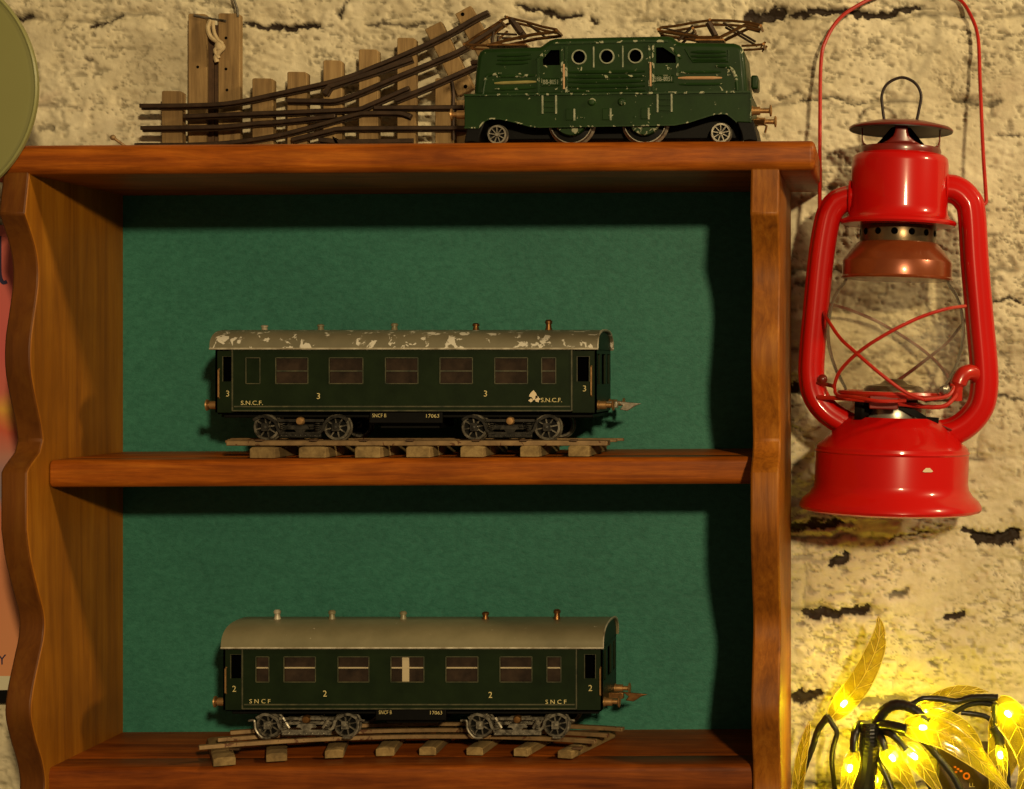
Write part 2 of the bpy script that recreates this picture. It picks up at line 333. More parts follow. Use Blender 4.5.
# ------------------------------------------------------------------ wall (displaced painted stone)
def vnoise(x, y, f, seed):
    r = np.random.RandomState(seed); T = r.rand(256, 256)
    X, Y = x*f, y*f; i, j = np.floor(X).astype(int), np.floor(Y).astype(int); a, b = X-i, Y-j
    a = a*a*(3-2*a); b = b*b*(3-2*b); i0, i1, j0, j1 = i % 256, (i+1) % 256, j % 256, (j+1) % 256
    return (T[i0, j0]*(1-a)+T[i1, j0]*a)*(1-b)+(T[i0, j1]*(1-a)+T[i1, j1]*a)*b
def fbm(x, y, f, seed, o=4, g=0.5):
    s = 0; a = 1; t = 0
    for q in range(o): s = s+a*vnoise(x, y, f*2**q, seed+q); t += a; a *= g
    return s/t
def make_wall():
    xs = np.concatenate([np.arange(-420, -40, 12.0), np.arange(-40, 1080, 1.6), np.arange(1080, 1500, 12.0)])
    ys = np.concatenate([np.arange(-300, -20, 12.0), np.arange(-20, 830, 1.6), np.arange(830, 1100, 12.0)])
    PX, PY = np.meshgrid(xs, ys); x, y = PX/100+20, PY/100+20
    wx = (fbm(x, y, 1.3, 11)-0.5)*26; wy = (fbm(x, y, 1.6, 31)-0.5)*20; wy2 = (fbm(x, y, 6, 35)-0.5)*9
    rows = [-240, -155, -70, 18, 103, 190, 273, 352, 396, 462, 538, 613, 698, 785, 870, 955, 1040]
    h = (fbm(x, y, 0.9, 51)-0.5)*0.004+(fbm(x, y*1.6, 3, 61, 5, 0.5)-0.5)*0.0036+(fbm(x, y*1.9, 16, 71, 3)-0.5)*0.0007
    # chipped plates
    pl = fbm(x, y*1.5, 2.6, 81, 5, 0.55); h = h+np.clip((pl-0.52)*16, 0, 1)*0.0010
    dirt_shade = np.zeros_like(h); brk = fbm(x, y, 2.2, 91, 3)
    yy = PY+wy+wy2
    for i, r in enumerate(rows):
        d = np.abs(yy-r); on = np.clip((brk-0.49)*8, 0, 1)
        wd = 3.0+5*fbm(x, y, 4, 100+i)
        g = np.exp(-(d/wd)**2); h = h-g*(0.0008+0.002*on)
        dirt_shade = np.maximum(dirt_shade, np.clip(1-d/(1.1+2.2*on), 0, 1)*on*0.55)
        if i+1 < len(rows):
            r2 = rows[i+1]; inside = (yy > r) & (yy < r2)
            off = (i % 2)*85+30*((i*37) % 5)/5
            vx = np.abs(((PX+wx+wy2*0.6-off) % 178)-89)
            gv = np.exp(-(vx/3.5)**2)*inside*np.clip((brk-0.54)*7, 0, 1)
            h = h-gv*0.0016; dirt_shade = np.maximum(dirt_shade, np.clip(1-vx/1.8, 0, 1)*inside*np.clip((brk-0.56)*9, 0, 1)*0.4)
    # particular cracks and chips seen on this wall, plus one painted shadow mark: (points, half width, depth, darkness)
    cr = [([(788, 14), (815, 11), (850, 13), (880, 15), (920, 8)], 3.5, .004, 1), ([(745, 17), (765, 14), (783, 11)], 6, .005, 1), ([(788, 105), (830, 98), (858, 104), (880, 100)], 1.8, .002, .7),
          ([(952, 98), (975, 102), (1000, 103)], 3, .002, .6), ([(962, 529), (985, 533), (1003, 536), (1020, 530)], 3, .003, 1), ([(975, 536), (995, 541), (1018, 537)], 6, .006, 1), ([(832, 563), (840, 560), (846, 555)], 5, .006, 1),
          ([(788, 527), (815, 524), (838, 523)], 5, .003, .8), ([(878, 546), (895, 537), (915, 534), (928, 533)], 1.6, .002, .8), ([(900, 552), (918, 551)], 2, .002, .6), ([(803, 613), (825, 615), (850, 613), (868, 608)], 4.5, .005, .95), ([(948, 619), (962, 617)], 4, .004, .9),
          ([(888, 597), (900, 595)], 4, .003, .6), ([(787, 697), (805, 698), (818, 695)], 6, .006, .9), ([(850, 702), (870, 703), (890, 700), (905, 702)], 5, .003, .6), ([(790, 786), (850, 787), (960, 786), (1024, 788)], 4, .004, .6),
          ([(995, 135), (1024, 138)], 1.5, .002, .7), ([(990, 300), (1010, 297), (1024, 303)], 2.2, .003, .8), ([(992, 396), (1024, 398)], 2, .002, .7), ([(788, 388), (802, 390)], 6, .004, .8), ([(796, 280), (806, 283)], 3, .003, .6),
          ([(0, 18), (18, 20), (30, 13)], 3, .003, .8), ([(88, 26), (110, 18), (120, 13)], 2.6, .003, .8), ([(240, 22), (262, 26), (290, 26), (318, 22)], 3, .004, .9), ([(340, 20), (347, 8), (349, 0)], 1.6, .002, .8), ([(280, 28), (300, 26), (318, 23)], 3, .004, .9),
          ([(365, 24), (400, 27), (440, 21)], 2, .002, .7), ([(515, 5), (535, 9), (560, 15), (580, 12)], 3, .004, .9), ([(590, 20), (596, 22)], 3, .003, .8), ([(640, 18), (700, 24), (735, 20)], 1.8, .002, .6), ([(775, 98), (800, 92)], 1.5, .002, .6),
          ([(1021, 560), (1022, 600)], 2, .001, .3), ([(930, 663), (937, 665)], 2.5, .003, .6), ([(870, 40), (882, 36)], 2, .002, .5), ([(895, 595), (905, 592)], 3, .002, .6), ([(40, 128), (52, 130)], 3, .002, .5), ([(85, 57), (90, 58)], 2, .002, .7)]  # first entry: shadow from something out of view, painted as a faint line
    jx = PX+(fbm(x, y, 8, 201, 5, 0.65)-0.5)*12; jy = PY+(fbm(x, y, 8, 211, 5, 0.65)-0.5)*12
    jag = fbm(x, y, 22, 221, 3, 0.7)
    for pts, w, dep, dk in cr:
        x0 = min(p[0] for p in pts)-20; x1 = max(p[0] for p in pts)+20; y0 = min(p[1] for p in pts)-20; y1 = max(p[1] for p in pts)+20
        c0, c1 = np.searchsorted(xs, [x0, x1]); r0, r1 = np.searchsorted(ys, [y0, y1]); sl = (slice(r0, r1), slice(c0, c1))
        A, B = jx[sl], jy[sl]
        if A.size == 0: continue
        dm = np.full(A.shape, 1e9); tap = np.clip(np.minimum(A-x0-12, x1-12-A)/(0.22*(x1-x0-24)+6)+0.35, 0.12, 1) if x1-x0 > 60 else 1.0
        for (ax, ay), (bx, by) in zip(pts, pts[1:]):
            t = np.clip(((A-ax)*(bx-ax)+(B-ay)*(by-ay))/((bx-ax)**2+(by-ay)**2), 0, 1)
            dm = np.minimum(dm, np.hypot(A-ax-t*(bx-ax), B-ay-t*(by-ay)))
        ww = w*tap*np.clip(1.5*jag[sl]+0.35, 0.3, 1.6); m_ = np.clip((ww-dm)/1.6, 0, 1)
        h[sl] = h[sl]-m_*dep*0.6-np.exp(-(dm/(ww*1.6))**2)*dep*0.3; dirt_shade[sl] = np.maximum(dirt_shade[sl], m_*dk)
    # hairline flaking cracks in patches
    rn = fbm(x+0.3*wx/100, y*1.8, 7, 401, 4, 0.6); ga = np.clip((fbm(x, y, 1.7, 411, 3)-0.5)*7, 0, 1)
    rd_ = np.clip(1-np.abs(rn-0.5)/0.018, 0, 1)*ga; h = h-rd_*0.0009; dirt_shade = np.maximum(dirt_shade, rd_*0.5)
    h = h+np.clip((rn-0.5)*30, -1, 1)*0.0005*ga
    fk = fbm(x+0.2*wy/100, y*2.6, 13, 421, 4, 0.6); gm = 0.18+0.82*np.clip((fbm(x, y, 1.9, 441, 3)-0.52)*6, 0, 1); h = h+np.clip((fk-0.5)*9, -1, 1)*0.00042*gm
    fk2 = np.clip((0.36-fk)*16, 0, 1)*np.clip((fbm(x, y, 1.4, 431, 2)-0.42)*6, 0, 1); h = h-fk2*0.0012; dirt_shade = np.maximum(dirt_shade, fk2*0.45)
    for px_, py_, rx, ry in ((850, 45, 60, 26), (670, 48, 60, 20), (970, 80, 40, 40), (900, 575, 50, 22), (985, 590, 40, 30), (110, 85, 60, 40), (830, 535, 45, 14), (80, 20, 60, 14), (1000, 220, 30, 60)):   # crazed patches of the paint
        pm_ = np.exp(-(((PX-px_)/rx)**2+((PY-py_)/ry)**2)); vm = np.clip(1-np.abs(fbm(x, y*2.2, 9, 451, 3, 0.6)-0.5)/0.022, 0, 1)*np.clip((pm_-0.3)*3, 0, 1)*np.clip((fbm(x, y, 5, 461, 2)-0.42)*8, 0, 1)
        h = h-vm*0.0011; dirt_shade = np.maximum(dirt_shade, vm*0.6)
    # small flecks
    fl = fbm(x, y*1.7, 11, 301, 3); rg = fbm(x, y, 1.1, 311, 2)
    fm = np.clip((fl-0.70-0.10*(0.55-rg))*22, 0, 1); h = h-fm*0.0012; dirt_shade = np.maximum(dirt_shade, fm*0.3)
    kk = k(WALL_Y); X = (PX-U)*kk; Z = ZC-(PY-V)*kk; Y = WALL_Y-h
    ny, nx = X.shape; me = bpy.data.meshes.new('wall_back')
    me.vertices.add(nx*ny); me.vertices.foreach_set('co', np.stack([X, Y, Z], -1).astype(np.float32).ravel())
    idx = np.arange(nx*ny).reshape(ny, nx); q = np.stack([idx[:-1, :-1], idx[1:, :-1], idx[1:, 1:], idx[:-1, 1:]], -1).reshape(-1, 4)
    me.loops.add(q.size); me.loops.foreach_set('vertex_index', q.ravel().astype(np.int32))
    me.polygons.add(len(q)); me.polygons.foreach_set('loop_start', np.arange(0, q.size, 4, dtype=np.int32))
    me.polygons.foreach_set('loop_total', np.full(len(q), 4, dtype=np.int32)) if False else None
    me.update(calc_edges=True); me.validate()
    me.polygons.foreach_set('use_smooth', [True]*len(me.polygons))
    at = me.attributes.new('dirt_shade', 'FLOAT', 'POINT'); at.data.foreach_set('value', dirt_shade.astype(np.float32).ravel())
    me.materials.append(M['wall'])
    o = bpy.data.objects.new('wall_back', me); C.objects.link(o)
    o['kind'] = 'structure'; o['label'] = 'rough cream painted stone wall with dark cracks'; return o
make_wall()

# ------------------------------------------------------------------ wall shelf
TOPZ, UNDZ = ZC+0.1304, ZC+0.1130
XL, XR0, XR1, PT = -831*S, -0.0757, -0.0590, 0.0155
prof_px = [(29, 168), (29, 175), (27, 195), (25, 214), (33, 238), (37.5, 258), (38.5, 280), (35, 310), (31, 340), (31, 370), (36, 400), (41, 424), (43, 440), (40, 452), (30, 466), (27, 473), (27, 530), (31, 560), (39, 594), (44, 615), (44, 635), (39, 660), (33, 690), (31, 715), (36, 740), (43, 765), (45, 790), (38, 830), (32, 860)]
prof = []
for x, y in prof_px:
    Y = D*(831/(880-x)-1); prof.append((Y, ZC-(y-V)*k(Y)))
pp = [Vector((a, 0, b)) for a, b in prof]
pp = [(v.x, v.z) for v in pp[:3]]+[(v.x, v.z) for v in smooth_path(pp[3:13], 5)]+[(v.x, v.z) for v in smooth_path(pp[13:16], 4)]+[(v.x, v.z) for v in smooth_path(pp[16:], 5)]
pp[0] = (pp[0][0], UNDZ+0.002)
side = pp+[(0.112, pp[-1][1]), (0.112, pp[0][1])]
root = thing('wall_shelf', 'wooden wall shelf with wavy sides, two open tiers and a green felt back', 'shelf', (XL, 0.06, UNDZ))
def tilt(mb, sl, x0):
    for v in mb.v: v.z += sl*(v.x-x0)
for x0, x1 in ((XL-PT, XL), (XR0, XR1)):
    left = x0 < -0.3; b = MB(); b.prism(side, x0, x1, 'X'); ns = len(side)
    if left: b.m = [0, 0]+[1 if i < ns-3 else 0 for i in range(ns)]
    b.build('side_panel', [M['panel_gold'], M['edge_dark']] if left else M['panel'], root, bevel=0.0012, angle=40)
def board(name, x0, x1, yf, yb, zt, zb, r, groove=None, sl=0.0, xc=0.0, endround=0.0):
    b = MB(); pr = []
    for i in range(7): a = PI/2*i/6; pr.append((yf+r-r*math.sin(a), zb+r-r*math.cos(a)))
    for i in range(7): a = PI/2*i/6; pr.append((yf+r-r*math.cos(a), zt-r+r*math.sin(a)))
    if groove: pr += [(groove-0.001, zt), (groove, zt-0.0007), (groove+0.001, zt)]
    pr += [(yb, zt), (yb, zb)]
    b.prism(pr, x0, x1, 'X'); tilt(b, sl, xc)
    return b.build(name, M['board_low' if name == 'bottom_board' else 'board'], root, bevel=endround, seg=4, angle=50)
board('top_board', P(-42, 0, -0.027).x, P(815, 0, -0.027).x, -0.027, 0.110, TOPZ, UNDZ, 0.0055, None, 0.006, -0.16, 0.003)
board('shelf_board', XL+0.0002, XR0+0.001, -0.0005, BACK_Y, ZC-0.0567, ZC-0.0732, 0.004, 0.024, 0.005, -0.30, 0.0025)
board('bottom_board', XL-0.001, XR0+0.001, 0.0, BACK_Y, ZC-0.2414, ZC-0.2590, 0.004, 0.026, 0.005, -0.28)
b = MB(); b.box(XL-0.004, XR0+0.004, BACK_Y, 0.1105, ZC-0.262, UNDZ+0.001); b.build('back_panel', M['felt'], root)['label'] = 'green felt back panel'

# ------------------------------------------------------------------ wheels
def wheel_mb(b, cx, cy, cz, r, w=0.004, spokes=10, front=-1, mi_rim=0, mi_dark=1, hub=0.25, disc=True, ri=0.80):
    # wheel with axle along Y; outer face at cy, flange behind
    pr = [(r*ri, cy), (r*0.97, cy), (r, cy+w*0.15), (r, cy+w*0.6), (r*1.1, cy+w*0.75), (r*1.1, cy+w), (r*ri, cy+w)]
    b.lathe(pr, (cx, 0, cz), 'Y', 32, mi_rim, closed=True)
    if spokes:
        for i in range(spokes):
            a = 2*PI*i/spokes+0.2; c, s_ = math.cos(a), math.sin(a); t = r*0.055
            pts = [(r*0.15, -t), (r*0.84, -t*0.8), (r*0.84, t*0.8), (r*0.15, t)]
            b.prism([(cx+p*c-q*s_, cz+p*s_+q*c) for p, q in pts], cy+w*0.1, cy+w*0.4, 'Y', mi_rim)
    b.lathe([(0, cy-w*0.12), (r*hub*0.7, cy-w*0.12), (r*hub, cy+w*0.05), (r*hub, cy+w*0.6)], (cx, 0, cz), 'Y', 16, mi_rim)
    if disc: b.lathe([(0, cy+w*0.3 if ri > 0.9 else cy+w*0.62), (r*(ri+0.03 if ri > 0.9 else 0.9), cy+w*0.62), (r*0.9, cy+w*0.7), (0, cy+w*0.7)], (cx, 0, cz), 'Y', 24, mi_dark)

# ------------------------------------------------------------------ electric locomotive (built unrotated, root turned a little)
LY0 = -0.0125
def lp(px, py):
    t = (751-px)/286; Y = LY0
    return ((px-U)*k(Y)-(751-U)*k(LY0), ((141.4+1.9*t)-py)*k(Y))
LW = 0.054
HOOD_UP = 3.6
def LQ(px, py, dy=0): x, z = lp(px, py); return (x, dy, z)
lroot = thing('electric_locomotive', 'green toy electric locomotive with pantographs standing on top of the shelf', 'toy locomotive', (0, 0, 0))
# skirt: two arched side plates, ends and deck in one shell
sk = [(464.5, 94.8), (464.5, 127), (479, 127), (482, 123), (486, 119.5), (491, 117.8), (500, 118), (507, 119.3), (518, 122), (530, 125.4), (540, 126.3), (675, 124), (690, 121), (708, 115.2), (716, 113), (722, 112.5), (727, 113), (732, 116.5), (737, 121), (751, 121.5), (751, 90.9)]
skl = [lp(*p) for p in sk]
b = MB()
b.prism(skl, 0, 0.002, 'Y'); b.prism(skl, LW-0.002, LW, 'Y')
(x0, zt0), (x0b, zb0), (x1, zt1), (x1b, zb1) = lp(464.5, 94.8), lp(464.5, 127), lp(751, 90.9), lp(751, 121.5)
zt = max(zt0, zt1)
b.box(x0, x0+0.002, 0.002, LW-0.002, zb0, zt0); b.box(x1-0.002, x1, 0.002, LW-0.002, zb1, zt1)
b.prism([(x0, zt0-0.002), (x1, zt1-0.002), (x1, zt1), (x0, zt0)], 0.002, LW-0.002, 'Y')
skirt = b.build('skirt', M['loco'], lroot, bevel=0.0005, weld=False)
def strip(parent, name, m, segs, w, h, y0):   # raised little strips on a side face
    for (xa, ya), (xb, yb) in segs:
        b = MB(); b.ribbon([LQ(xa, ya, y0), LQ(xb, yb, y0)], w, h); b.build(name, m, parent, bevel=0)
strip(skirt, 'worn_lip', M['loco_worn'], [((464.5, 94.6), (607, 92.9)), ((607, 92.9), (751, 90.9))], 0.0006, 0.0008, -0.0003)
eb = MB()
for a, c in zip(sk[1:18], sk[2:19]): eb.ribbon([LQ(*a, 0), LQ(*c, 0)], 0.0004, 0.0005)
eb.ribbon([LQ(751, 121.5, 0), LQ(751, 92, 0)], 0.0004, 0.0005)
eb.build('worn_edge', M['loco_worn'], skirt)
lad = [((543, 94), (543, 113)), ((556.5, 94), (556.5, 113)), ((658, 92), (658, 111.5)), ((672, 92), (672, 111))]
strip(skirt, 'ladder_rail', M['loco_line'], lad, 0.0005, 0.0006, -0.0003)
rung = [((543, y), (556.5, y)) for y in (100, 105.5, 110.5)]+[((658, y), (672, y)) for y in (98, 104, 109)]
strip(skirt, 'ladder_rung', M['loco'], rung, 0.0005, 0.0005, -0.0002)
box_l = [((574.7, 108), (574.7, 119.8)), ((611, 107.5), (611, 119.5)), ((649, 107), (649, 118.5))]
strip(skirt, 'hatch_edge', M['loco_line'], box_l, 0.0005, 0.0005, -0.0002)
for xa, xb, ya, yb in ((566, 574.5, 108, 119.5), (602.5, 611, 107.5, 119.2), (641, 648.8, 107, 118.2)):
    (p, q), (r_, s_) = lp(xa, yb), lp(xb, ya); hb = MB(); hb.box(p, r_, -0.0005, 0.001, q, s_); hb.build('hatch', M['loco'], skirt, bevel=0.0003)
for px, py in ((592, 101), (622, 101)):
    x, z = lp(px, py); b = MB(); b.lathe([(0, -0.0016), (0.0016, -0.0014), (0.0024, -0.0004), (0.0026, 0.001)], (x, 0, z), 'Y', 20); b.build('boss', M['loco_worn'], skirt)
for px, py in ((584, 117), (635, 116)):
    x, z = lp(px, py); b = MB(); b.lathe([(0, -0.0006), (0.0007, -0.0004), (0.0008, 0.0005)], (x, 0, z), 'Y', 10); b.build('rivet', M['loco_worn'], skirt)
# hood (upper body): side outline extruded and rounded, openings cut
hd = [(476.5, 94), (478, 75), (480.5, 57), (483, 52.5), (487.5, 50.3), (536, 48.6), (540, 56)]
hd = [(472.5, 96), (474, 76), (476.5, 55), (479, 49.5), (484, 46.4), (540, 44.6), (549, 38), (555, 36.2), (610, 34.8), (668, 33.8), (672, 34.6), (678, 40.2), (734, 40.8), (740, 43), (744, 48.6), (746, 68), (747.5, 93)]
b = MB(); b.prism([lp(*p) for p in hd], 0.0025, LW-0.0025, 'Y')
hood = b.build('hood', M['loco'], lroot, bevel=0.0028, seg=4, angle=40)
cut = MB()
port = [(579, 55.6), (606.8, 55), (635.4, 54.5)]
for px, py in port:
    x, z = lp(px, py); cut.lathe([(0, -0.01), (0.0037, -0.01), (0.0037, 0.0075), (0, 0.0075)], (x, 0, z), 'Y', 32)
winL = [(542.5, 63.8), (542.5, 57.5), (550.5, 48.5), (559.5, 48.3), (559.5, 63.5)]
winR = [(656, 61.8), (656, 45.6), (663, 45.6), (675.5, 54), (675.8, 61.3)]
cut.prism([lp(*p) for p in winL], -0.01, 0.0075, 'Y'); cut.prism([lp(*p) for p in winR], -0.01, 0.0075, 'Y')
co = cut.build('cutter', M['void'], lroot, smooth=False)
hood.data.materials.append(M['void'])
apply_bool(hood, co)
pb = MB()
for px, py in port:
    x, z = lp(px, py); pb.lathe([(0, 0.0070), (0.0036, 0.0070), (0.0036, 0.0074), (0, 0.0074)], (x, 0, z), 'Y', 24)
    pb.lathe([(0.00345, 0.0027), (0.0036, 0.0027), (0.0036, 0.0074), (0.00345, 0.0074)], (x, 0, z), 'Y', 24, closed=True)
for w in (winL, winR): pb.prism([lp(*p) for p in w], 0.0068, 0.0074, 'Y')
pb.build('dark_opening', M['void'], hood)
for px, py in port:
    x, z = lp(px, py); b = MB(); b.lathe([(0.0037, 0.0015), (0.0044, 0.0015), (0.0046, 0.0022), (0.0046, 0.003), (0.0036, 0.003), (0.0036, 0.002)], (x, 0, z), 'Y', 36, closed=True)
    b.build('porthole_rim', M['loco_line'], hood)
HY = 0.0025
def louvre(name, m, rows, w=0.0009, h=0.0009):
    for xa, ya, xb, yb in rows:
        p, q = Vector(LQ(xa, ya, HY)), Vector(LQ(xb, yb, HY)); n = 5; b = MB()
        b.tube([p+(q-p)*i/n for i in range(n+1)], [w*0.5]+[w]*(n-1)+[w*0.5], 8); b.build(name, m, hood)
louvre('central_louvre', M['loco'], [(568, y+0.4, 645, y-0.6) for y in (70.5, 75.3, 80.2, 85, 89.6)], 0.0011)
louvre('hood_louvre', M['loco'], [(497, 54.3, 531, 52.8), (497, 58.4, 531, 57), (496, 62.4, 528, 61.2), (691, 50.4, 726, 50.2), (691, 54.6, 727, 54.2), (693, 58.4, 726, 58)], 0.001)
louvre('side_flute', M['loco_worn'], [(496, 75.2, 536, 73.8), (494, 88, 536, 86.2), (678, 70.6, 721, 70.2), (679, 82.8, 723, 82.4)], 0.0009)
louvre('cream_stripe', M['cream'], [(678, 76.4, 722, 76.2)], 0.001); louvre('gold_stripe', M['gold_line'], [(494, 81.8, 536, 80.2)], 0.001)
strip(hood, 'panel_joint', M['loco_line'], [((593.6, 45), (593.6, 66)), ((622.8, 44.2), (622.8, 65.6))], 0.0004, 0.0004, HY)
strip(hood, 'door_post', M['loco_worn'], [((538, 57), (538.3, 93)), ((562, 45), (562, 92.5)), ((566.2, 45), (566.2, 92.5)), ((649.5, 42.5), (649.5, 90)), ((653.3, 42.5), (653.3, 90)), ((677.5, 56), (677.5, 74))], 0.0006, 0.0007, HY-0.0003)
for px, ya, yb in ((563.8, 63, 88), (650.6, 61, 85)): b = MB(); b.tube([LQ(px, ya, HY-0.0014), LQ(px, yb, HY-0.0014)], 0.0006, 8); b.build('handrail', M['cream'], hood)
# slanted cab brows and curved end ribs
for pts, r_, sm in (([(536, 59, .0004), (541, 54, .0004), (550, 46, .001), (556, 43.2, .0015)], 0.0010, 0), ([(664, 43, .0015), (672, 46.5, .0008), (681, 57, .0002)], 0.0010, 0),
                    ([(501, 72.5, 0), (489, 73.3, 0), (485.5, 77, 0), (483.5, 85, 0), (482.3, 93, 0)], 0.0009, 1), ([(716, 64.2, 0), (727, 65, 0), (733, 69, 0), (736, 77, 0), (737.3, 89, 0)], 0.0011, 1)):
    q = [LQ(a, c, HY+d) for a, c, d in pts]; b = MB(); b.tube(smooth_path(q) if sm else q, r_, 8); b.build('hood_rib', M['loco_worn'], hood)
b = MB(); b.tube([LQ(685, 47, HY+0.0002), LQ(690, 56, HY), LQ(693, 60.4, HY), LQ(728.5, 60, HY), LQ(728.5, 48.5, HY+0.0002)], 0.0006, 6); b.build('grille_frame', M['loco'], hood)
b = MB(); b.ribbon([LQ(553, 42.0, HY), LQ(610, 40.2, HY), LQ(668, 39.3, HY)], 0.0007, 0.0007); b.build('roof_gutter', M['loco_worn'], hood)
for xa, xb, ya, yb, tx in ((541.5, 559, 76.8, 84.2, 'BB-8051'), (655, 673.5, 73.8, 80.8, 'BB-8051')):
    (p, q), (r_, s_) = lp(xa, yb), lp(xb, ya); b = MB(); b.box(p, r_, HY-0.0004, HY+0.0005, q, s_); pl = b.build('number_plate', M['loco'], hood, bevel=0.0002)
    text('plate_lettering', tx, M['loco_line'], ((p+r_)/2, HY-0.0004, (q+s_)/2), 0.0026, pl, width=(r_-p)*0.82)
    fr = MB(); fr.tube([(p, HY-0.0005, q), (r_, HY-0.0005, q), (r_, HY-0.0005, s_), (p, HY-0.0005, s_), (p, HY-0.0005, q)], 0.00025, 4); fr.build('plate_frame', M['loco_worn'], pl)
# end lamp, buffers
x, z = lp(752.5, 76); b = MB(); b.box(x-0.002, x+0.0022, LW*0.34, LW*0.66, z-0.0042, z+0.0042); b.build('end_lamp', M['loco'], hood, bevel=0.0012, seg=3)
def buffer(parent, x, y, z, d, L=0.010, m='brass'):
    b = MB(); b.lathe([(0.0030, 0), (0.0030, 0.0012*d), (0.0025, 0.0014*d), (0.0025, 0.0055*d), (0.0015, 0.0057*d), (0.0015, (L-0.0016)*d), (0.0034, (L-0.0012)*d), (0.0036, (L-0.0004)*d), (0.0026, L*d), (0, (L+0.0002)*d)], (x, y, z), 'X', 20)
    return b.build('buffer', M[m], parent)
xr, zr = lp(752, 109); xl, zl = lp(464, 113)
for yb in (0.0035, LW-0.0035):
    buffer(lroot, xr-0.0008, yb, zr, 1, 0.0125); buffer(lroot, xl+0.0008, yb, zl, -1, 0.0095)
# coupling hooks at the ends
b = MB(); b.box(xr-0.001, xr+0.006, LW/2-0.0016, LW/2+0.0016, zr-0.005, zr-0.002); b.tube([(xr+0.004, LW/2, zr-0.004), (xr+0.007, LW/2, zr-0.006), (xr+0.006, LW/2, zr-0.010)], 0.0008, 6); b.build('coupling', M['brass_dk'], lroot)
# chassis and black pilots
zb = 0.0105
b = MB(); x0c, _ = lp(480, 130); x1c, _ = lp(738, 130)
b.box(x0c, x1c, 0.014, LW-0.014, 0.004, 0.0235); b.build('chassis', M['black'], lroot, bevel=0.0008)
for xs_, d in ((lp(753, 130)[0], 1), (lp(468, 130)[0], -1)):
    b = MB(); b.prism([(xs_-0.010*d, 0.0135), (xs_, 0.0135), (xs_+0.0016*d, 0.006), (xs_+0.0026*d, 0.0008), (xs_-0.002*d, 0.0016), (xs_-0.006*d, 0.0008), (xs_-0.007*d, 0.006)], 0.001, LW-0.001, 'Y'); b.build('pilot', M['black'], lroot, bevel=0.0006)
for px, py, rp, sp in ((496, 133.6, 10, 9), (720.5, 130.6, 10.4, 9)):
    for side_ in (0, 1):
        x, z = lp(px, py); r = rp*k(LY0)/1.04; b = MB(); z = r+0.0002
        if side_ == 0: wheel_mb(b, x, 0.0025, z, r, 0.0045, sp)
        else: wheel_mb(b, x+0.001, LW-0.009, z, r, 0.0045, 0)
        b.build('pilot_wheel', [M['steel'], M['black']], lroot)
for px in (570, 644):
    for side_ in (0, 1):
        x, z = lp(px, 120); r = 22.5*k(LY0)/1.03; b = MB()
        wheel_mb(b, x, 0.004 if side_ == 0 else LW-0.010, r+0.0002, r, 0.0055, 0, mi_rim=0, mi_dark=1, ri=0.93, hub=0.1)
        if side_ == 0: b.lathe([(0, 0.0022), (0.0094, 0.0022), (0.0099, 0.003), (0.0099, 0.007), (0, 0.007)], (x, 0, 0.0149), 'Y', 32, 2)
        b.build('driving_wheel', [M['steel'], M['black'], M['loco_worn']], lroot)
# pantographs (folded wire frames on both sides, joined by cross bars)
def panto(name, polys, links, bars, base):
    t = MB(); yc = LW/2; hw = 0.007
    for pl, r in polys:
        for yy in (yc-hw, yc+hw): t.tube([LQ(*q, yy) for q in pl], r*0.95, 6)
    o = t.build(name, M['brass_dk'], lroot)
    for q in bars: t = MB(); t.tube([LQ(*q, yc-hw-0.002), LQ(*q, yc+hw+0.001)], 0.0009, 6); t.build('cross_bar', M['brass_dk'], o)
    for a, c, r in links:
        for yy in (yc-hw, yc+hw): t = MB(); t.tube([LQ(*a, yy), LQ(*c, yy)], r, 6); t.build('link', M['rail_dark'], o)
    (xa, za), (xb, zb_) = lp(base[0], base[2]), lp(base[1], base[2]); t = MB(); t.box(xa, xb, yc-hw-0.002, yc+hw+0.002, za-0.0008, za+0.0008); t.build('base_plate', M['brass_dk'], o, bevel=0.0004)
K1 = (LY0+LW/2-LY0)  # pantographs sit mid-width, so their picture points are taken back to the front plane
def back(px, py): f = (1+(LY0+LW/2)/D)/(1+LY0/D); return (U+(px-U)*f, V+(py-V)*f)
def bl(pts): return [back(*p) for p in pts]
def panto_px(name, polys, links, bars, base):
    (bx0, by), (bx1, _) = back(base[0], base[2]), back(base[1], base[2])
    panto(name, [(bl(p), r) for p, r in polys], [(back(*a), back(*c), r) for a, c, r in links], bl(bars), (bx0, bx1, by))
panto_px('pantograph', [([(660, 31), (664, 28.6), (676, 27.5), (695, 24), (712, 21.5)], 0.0009), ([(712, 21.5), (732, 22), (750, 23.6), (762.5, 26.5)], 0.0009), ([(660, 32), (668, 33.5), (690, 36.5), (700, 38.5), (722, 38.5)], 0.0011), ([(722, 38.5), (735, 32), (748, 25.5), (760, 28.5)], 0.0011), ([(743, 47), (755, 46.5), (764, 45.5), (767, 43)], 0.0008), ([(764, 45.5), (762, 49)], 0.0006)],
    [((680, 42), (695, 27), 0.0009), ((710, 24), (717, 37), 0.0022), ((725, 24), (757, 43), 0.0008), ((664, 29), (700, 37), 0.0006)], [(660.5, 31.2), (712, 21.5), (762.5, 27.5), (765, 45.5), (695, 30)], (697, 726, 41.5))
